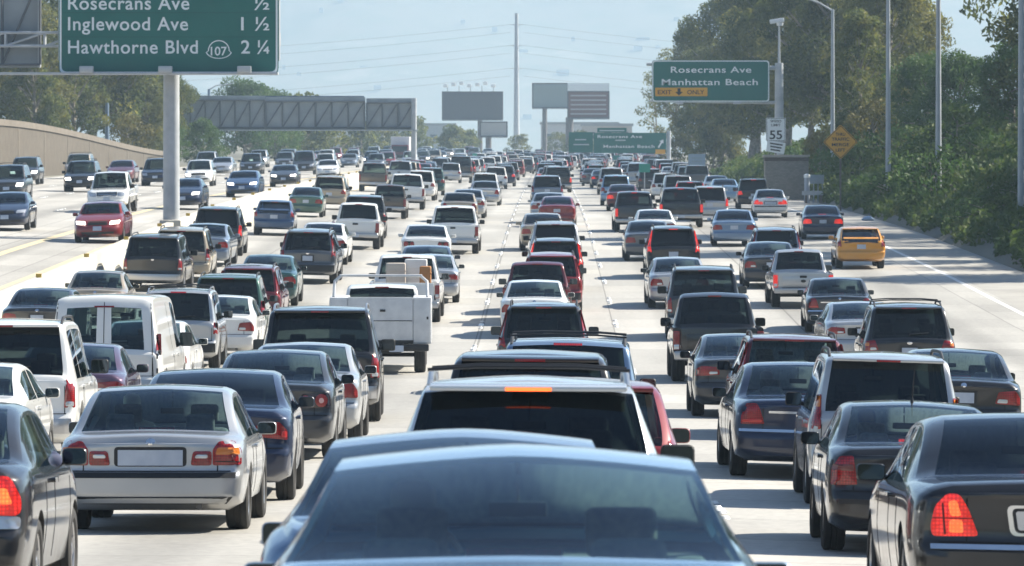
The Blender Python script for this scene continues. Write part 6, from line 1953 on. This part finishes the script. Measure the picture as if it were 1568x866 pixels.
def tree_meshes(seed, h, cr, cbase, m, nclump=34, per=95, lsize=.42, trunk_r=.3, lean=0.0, flat=1.0, drop=.25):
    rs = np.random.RandomState(seed)
    bm = bmesh.new()
    bend = rs.uniform(-.05, .05, 2) * h
    tp = [(lean*h*t**1.3 + bend[0]*math.sin(t*3), bend[1]*math.sin(t*2.4), h*.85*t) for t in (0, .2, .4, .6, .8, 1)]
    add_tube(bm, [(tp[0][0], tp[0][1], -1.5)] + tp, [trunk_r*1.25, trunk_r, trunk_r*.85, trunk_r*.7, trunk_r*.5, trunk_r*.32, trunk_r*.12], 9)
    cents = []
    for k in range(nclump):
        t = (k + .5) / nclump
        z = cbase + (h - cbase) * (1 - (1-t)**1.15)
        zt = (z - cbase) / (h - cbase)
        ring = cr * math.sin(math.pi * (.16 + .80*zt)) ** .75 * flat
        a = k * 2.399 + rs.uniform(-.5, .5)
        rr = ring * math.sqrt(rs.uniform(.12, 1))
        ti = min(1, z / (h*.85)); bx = np.interp(ti, [0, .2, .4, .6, .8, 1], [p[0] for p in tp]); by = np.interp(ti, [0, .2, .4, .6, .8, 1], [p[1] for p in tp])
        c = (bx + rr*math.cos(a), by + rr*math.sin(a), z + rs.uniform(-.5, .5), cr * rs.uniform(.20, .40))
        cents.append(c)
        if k % 2 == 0:
            t0 = max(.25, ti - .22)
            s = Vector((np.interp(t0, [0, .2, .4, .6, .8, 1], [p[0] for p in tp]), np.interp(t0, [0, .2, .4, .6, .8, 1], [p[1] for p in tp]), h*.85*t0))
            e = Vector(c[:3]); mid = s.lerp(e, .55) + Vector((0, 0, -.12*(e-s).length + .3))
            r0 = trunk_r * (1.05 - t0) * .55 + .03
            add_tube(bm, [s, mid, e], [r0, r0*.65, r0*.25], 6)
    tm = bm_mesh("trunk", bm, [BARK])
    lv = leaves(rs, cents, per, lsize, drop)
    return tm, quads_mesh("crown", lv, m)

TREES = {}
def tree(kind, X, y, label, sc=1.0, rz=0.0, dz=0.0, group=None, name=None, zscale=1.0):
    tm, cm = TREES[kind]
    g = (ground_h(X, y)) + dz
    e = top(name or "tree", (X, y, g - .2), label, "tree", group)
    e.rotation_euler = (0, 0, rz); e.scale = (sc, sc, sc * zscale)
    obj("trunk", tm, e); obj("crown", cm, e)
    return e
TREES["euc1"] = tree_meshes(1, 17, 5.6, 4.0, LEAF_DARK, 52, 170, .38, .38)
TREES["euc2"] = tree_meshes(2, 19, 6.2, 4.5, LEAF_DARK, 54, 165, .40, .42, .06)
TREES["euc3"] = tree_meshes(3, 15, 4.6, 3.2, LEAF_OLIVE, 46, 180, .36, .3, -.05)
TREES["con"] = tree_meshes(4, 13, 3.0, .8, LEAF_DARK, 60, 240, .32, .26, 0, 1.0, .1)
TREES["round"] = tree_meshes(5, 8.5, 4.4, 1.6, LEAF_GREEN, 44, 190, .32, .25)
TREES["gold"] = tree_meshes(6, 5.5, 2.8, 1.0, LEAF_GOLD, 26, 130, .32, .12)
TREES["thin"] = tree_meshes(7, 15, 3.4, 4.5, LEAF_OLIVE, 24, 70, .42, .22, .04)
TREES["bush"] = tree_meshes(8, 2.6, 2.2, .2, LEAF_IVY, 18, 190, .30, .07)
TREES["bush2"] = tree_meshes(9, 2.1, 2.6, .2, LEAF_GREEN, 18, 150, .30, .06)
TREES["far"] = tree_meshes(10, 9, 5.5, 1.0, LEAF_DARK, 26, 40, .8, .3)
TREES["far2"] = tree_meshes(11, 8, 4.5, 1.0, LEAF_OLIVE, 24, 40, .7, .25)

# right-hand slope, from the far end to the near end
GR = "trees on the right slope"
def at(px, y): return (px - 840) * y / F_PX
RT = [("euc3", at(1075, 640), 640, 1.05, "loose olive tree at the far end of the right slope"), ("thin", at(1000, 700), 700, .85, "spindly olive tree left of the exit sign"), ("thin", at(1030, 660), 660, 1.0, "bare-branched thin tree behind the exit sign's left edge"),
      ("euc1", at(1105, 580), 580, 1.05, "dark eucalyptus rising behind the exit sign"), ("euc2", at(1150, 520), 520, 1.05, "tall dark eucalyptus just left of the exit sign post"), ("euc1", at(1205, 465), 465, 1.05, "broad eucalyptus behind the exit sign post"), ("euc3", at(1240, 440), 440, .95, "olive eucalyptus behind the armed lamp post"),
      ("euc2", at(1285, 415), 415, .98, "tall eucalyptus right of the armed lamp post"), ("euc3", at(1335, 400), 400, 1.0, "olive eucalyptus between two lamp posts"), ("con", at(1318, 352), 352, .80, "dark pointed conifer right of the armed lamp post"), ("con", at(1300, 362), 362, .62, "shorter conifer beside the taller pointed one"), ("euc3", at(1362, 385), 385, .82, "golden olive tree left of the gap of sky"), ("euc1", at(1330, 420), 420, .9, "dark eucalyptus behind the golden olive tree"),
      ("round", at(1475, 335), 335, .62, "round green tree below the gap of sky"), ("round", at(1415, 345), 345, .62, "second round green tree left of the sky gap"), ("gold", at(1335, 322), 322, .80, "yellowing shrub-like tree right of the diamond sign"), ("gold", at(1255, 350), 350, .55, "small golden shrub left of the diamond sign"),
      ("con", at(1602, 292), 292, 1.15, "dark eucalyptus at the right edge of the view"), ("round", at(1555, 300), 300, .6, "green tree at the foot of the right edge eucalyptus"), ("euc2", 27.0, 232, .9, "eucalyptus just past the right edge"), ("euc1", 27.5, 208, .9, "eucalyptus shading the exit lane from beyond the right edge"), ("con", 23.0, 196, .8, "conifer beyond the right edge shading the shoulder"),
      ("round", 24.5, 180, .9, "round tree beyond the right edge near the shoulder")]
rr = random.Random(21)
for kind, X, y, sc, lab in RT: tree(kind, X, y, lab, sc, rr.uniform(0, 6.28), 0, GR, {"con": "conifer", "gold": "shrub"}.get(kind, "tree"))
# bushes covering the slope
ZONES = [("near the right edge", 190, 225), ("below the sky gap's lamp post", 235, 262), ("beside the bare lamp post", 268, 290), ("behind the diamond sign", 296, 322), ("behind the block building", 345, 372), ("below the exit sign", 395, 440)]
for zn, ya, yb in ZONES:
    for hx, (xa, xb) in (("low", (18.0, 19.5)), ("high", (21.0, 25.0))):
        for kind, cn in (("bush", "dark"), ("bush2", "bright green")):
            tree(kind, rr.uniform(xa, xb), rr.uniform(ya, yb), "leafy %s bush %s on the ivy slope %s" % (cn, hx, zn), rr.uniform(.6, 1.0), rr.uniform(0, 6.28), 0, "bushes on the ivy slope", "bush", rr.uniform(.7, 1.1))
# ivy and creeper over the slope: uncountable leaves
rs = np.random.RandomState(12)
n = 150000
yy = 120 + 430*rs.random(n)**1.0; xx_ = 16.65 + 16*rs.random(n)**1.25
xx_ = np.maximum(xx_, 16.8 + .25*np.sin(yy*.7) + .25*np.sin(yy*.23))
zz_ = np.array([ground_h(float(a), float(b)) for a, b in zip(xx_, yy)])
hump = .25 + .55*np.maximum(0, np.sin(xx_*1.3 + yy*.21)*np.sin(yy*.17 - xx_*.5)) + .3*rs.random(n)
p = np.stack([xx_, yy, zz_ + hump*rs.random(n)], 1)
a = rs.normal(size=(n, 3)); a[:, 2] += .6; a /= np.linalg.norm(a, axis=1)[:, None]
b = np.cross(a, rs.normal(size=(n, 3))); b /= np.linalg.norm(b, axis=1)[:, None]
s = .30*(.6 + .9*rs.random(n)); long_ = rs.random(n) < .12
a = a*(s*np.where(long_, 2.4, .9))[:, None]; b = b*(s*np.where(long_, .18, .6))[:, None]
q = np.stack([p - a*.5, p + b*.5, p + a*.5, p - b*.5], 1).reshape(-1, 3)
obj("ivy", quads_mesh("ivy", q, LEAF_IVY), kind="stuff", label="dense dark ivy and creeper covering the right slope", category="ivy")

# trees behind the sound wall on the left
GL = "trees behind the sound wall"
LT = [("euc1", -47, 470, .80, "dark tree at the left edge behind the sound wall"), ("euc3", -44.5, 455, .62, "pale trunked tree at the left edge above the wall cap"), ("euc2", -43.0, 490, .78, "tall eucalyptus left of the big green sign"), ("euc1", -40.5, 500, .74, "eucalyptus directly under the big green sign's left end"), ("con", -41.5, 462, .62, "dark conifer-like tree above the middle of the wall"),
      ("euc1", -38.8, 515, .66, "round-topped dark tree under the middle of the big sign"), ("euc3", -38.0, 495, .55, "olive tree left of the thin pole"), ("gold", -38.5, 480, .9, "brownish small tree beside the thin pole"), ("euc2", -41.0, 540, .62, "dark tree just left of the sign column"), ("euc1", -40.0, 560, .52, "tree right behind the sign column"), ("euc3", -39.5, 530, .55, "olive tree above the wall's low end"),
      ("round", -34.5, 520, .55, "low green bush tree at the end of the sound wall"), ("round", -36.6, 500, .55, "low green tree above the wall left of the column"), ("con", -44, 445, .55, "dense dark tree at the left above the wall")]
for kind, X, y, sc, lab in LT: tree(kind, X, y, lab, sc*(1.45 if X < -40.2 and y < 520 else .95), rr.uniform(0, 6.28), 0, GL, {"con": "conifer"}.get(kind, "tree"))
# trees added off-frame and behind the camera to shade slope and darken reflections
rs2 = np.random.RandomState(77); cents = []
spots = [(rs2.uniform(31, 40), y, 15 + rs2.uniform(-3, 4)) for y in np.arange(196, 345, 9.0)]
spots += [(rs2.uniform(22, 40), y, 14 + rs2.uniform(-3, 5)) for y in np.arange(-380, -25, 13.0)] + [(-rs2.uniform(40, 60), y, 14 + rs2.uniform(-3, 5)) for y in np.arange(-380, -25, 13.0)]
spots += [(x, -390 + rs2.uniform(-15, 15), 15 + rs2.uniform(-3, 4)) for x in np.arange(-60, 60, 7.0)]
bm = bmesh.new()
for X, y, h in spots:
    g = float(ground_h(X, max(y, -400)))
    add_tube(bm, [(X, y, g - .5), (X + .4, y, g + h*.8)], [.35, .1], 7)
    for q in range(22):
        t = .25 + .75*(q + .5)/22; a_ = q*2.4; r_ = 4.6*math.sin(math.pi*(.1 + .85*(t-.25)/.75))**.7 * math.sqrt(rs2.uniform(.1, 1))
        cents.append((X + r_*math.cos(a_), y + r_*math.sin(a_), g + h*t, rs2.uniform(1.1, 1.9)))
tl_ = obj("added_treeline", quads_mesh("added_treeline", leaves(rs2, cents, 55, .46, .2), LEAF_DARK), kind="stuff", label="unseen trees added past the frame to shade the slope and darken reflections", category="unseen trees")
obj("trunks", bm_mesh("trunks", bm, [BARK]), tl_, kind="stuff")
# farther greenery under the gantry and round the billboards
FT = [("round", -37, 640, .85, "green tree under the left end of the gantry"), ("round", -34.5, 660, .75, "mid green tree under the gantry beside another"), ("far2", -38, 700, .8, "hazy olive tree under the gantry, left"), ("far", -34, 720, .8, "hazy tree under the middle of the gantry"), ("far2", -31.5, 745, .75, "hazy olive tree near the gantry's middle"), ("far", -38, 760, .7, "hazy dark tree behind the gantry"),
      ("far", -30, 840, .55, "hazy low tree right of the gantry's middle"), ("far2", -28.5, 900, .6, "pale hazy tree near the gantry post"), ("far", -25, 960, .8, "pale hazy tree just right of the gantry post"), ("far", -17.0, 930, .62, "dark rounded tree below the dark billboard"), ("far", -14.6, 950, .55, "smaller rounded tree beside the one below the billboard"), ("far2", -6, 1080, .6, "hazy tree at the foot of the tall pole"), ("far2", 2, 1100, .65, "hazy olive tree right of the tall pole"), ("far", 6, 1000, .55, "hazy tree under the brown billboard"),
      ("far2", 16, 640, .5, "olive bush under the wide hazy sign"), ("far", 17.5, 560, .5, "dark bush right of the wide hazy sign"), ("euc3", 18.5, 560, .6, "olive tree right behind the wide hazy sign's post"), ("euc3", 21, 520, .8, "tall olive tree beyond the exit sign")]
for kind, X, y, sc, lab in FT: tree(kind, X, y, lab, sc*(1.3 if X < -28 else 1.08), rr.uniform(0, 6.28), 0, "hazy trees far along the motorway")
# hazy low buildings far off
for X, y, w, h, lab, c in ((-52, 1300, 22, 7, "pale low building far off beyond the gantry", (.45, .44, .42)), (-33, 1400, 16, 9, "grey low building right of the gantry post", (.36, .37, .38)), (8, 1350, 20, 9, "pale building behind the brown billboard", (.46, .44, .42)), (14, 1250, 12, 8, "tan building below the brown billboard", (.40, .35, .30))):
    e = top("building", (X, y, 1.3), lab, "building", "hazy buildings")
    child("wall", box_mesh("wall", (0, 5, h/2), (w, 10, h), mat("stucco_%d" % int(w), c, .8), .0), e)
    child("roof", box_mesh("roof", (0, 5, h + .3), (w + .6, 10.6, .6), mat("roof_grey", (.25, .25, .25), .8)), e)
    for kx in range(int(w/4)):
        for kz in range(int(h/4)):
            child("window", box_mesh("window", (-w/2 + 2.2 + kx*4, -.03, 2.2 + kz*3.6), (1.8, .1, 1.5), mat("far_window", (.05, .06, .07), .2)), e)

# ------------------------------------------------------------------ haze
hz = bpy.data.materials.new("haze_air"); hz.use_nodes = True
nt = hz.node_tree; nt.nodes.remove(nt.nodes["Principled BSDF"])
pv = nt.nodes.new("ShaderNodeVolumePrincipled")
pv.inputs["Color"].default_value = (.50, .67, .83, 1)
pv.inputs["Density"].default_value = HAZE_DENSITY
pv.inputs["Anisotropy"].default_value = .25
nt.links.new(pv.outputs[0], nt.nodes["Material Output"].inputs["Volume"])
bm = bmesh.new(); add_box(bm, (0, 3950, 230), (5600, 8700, 490))
obj("haze", bm_mesh("haze", bm, [hz], False), kind="stuff", label="pale blue haze over the whole motorway", category="haze")
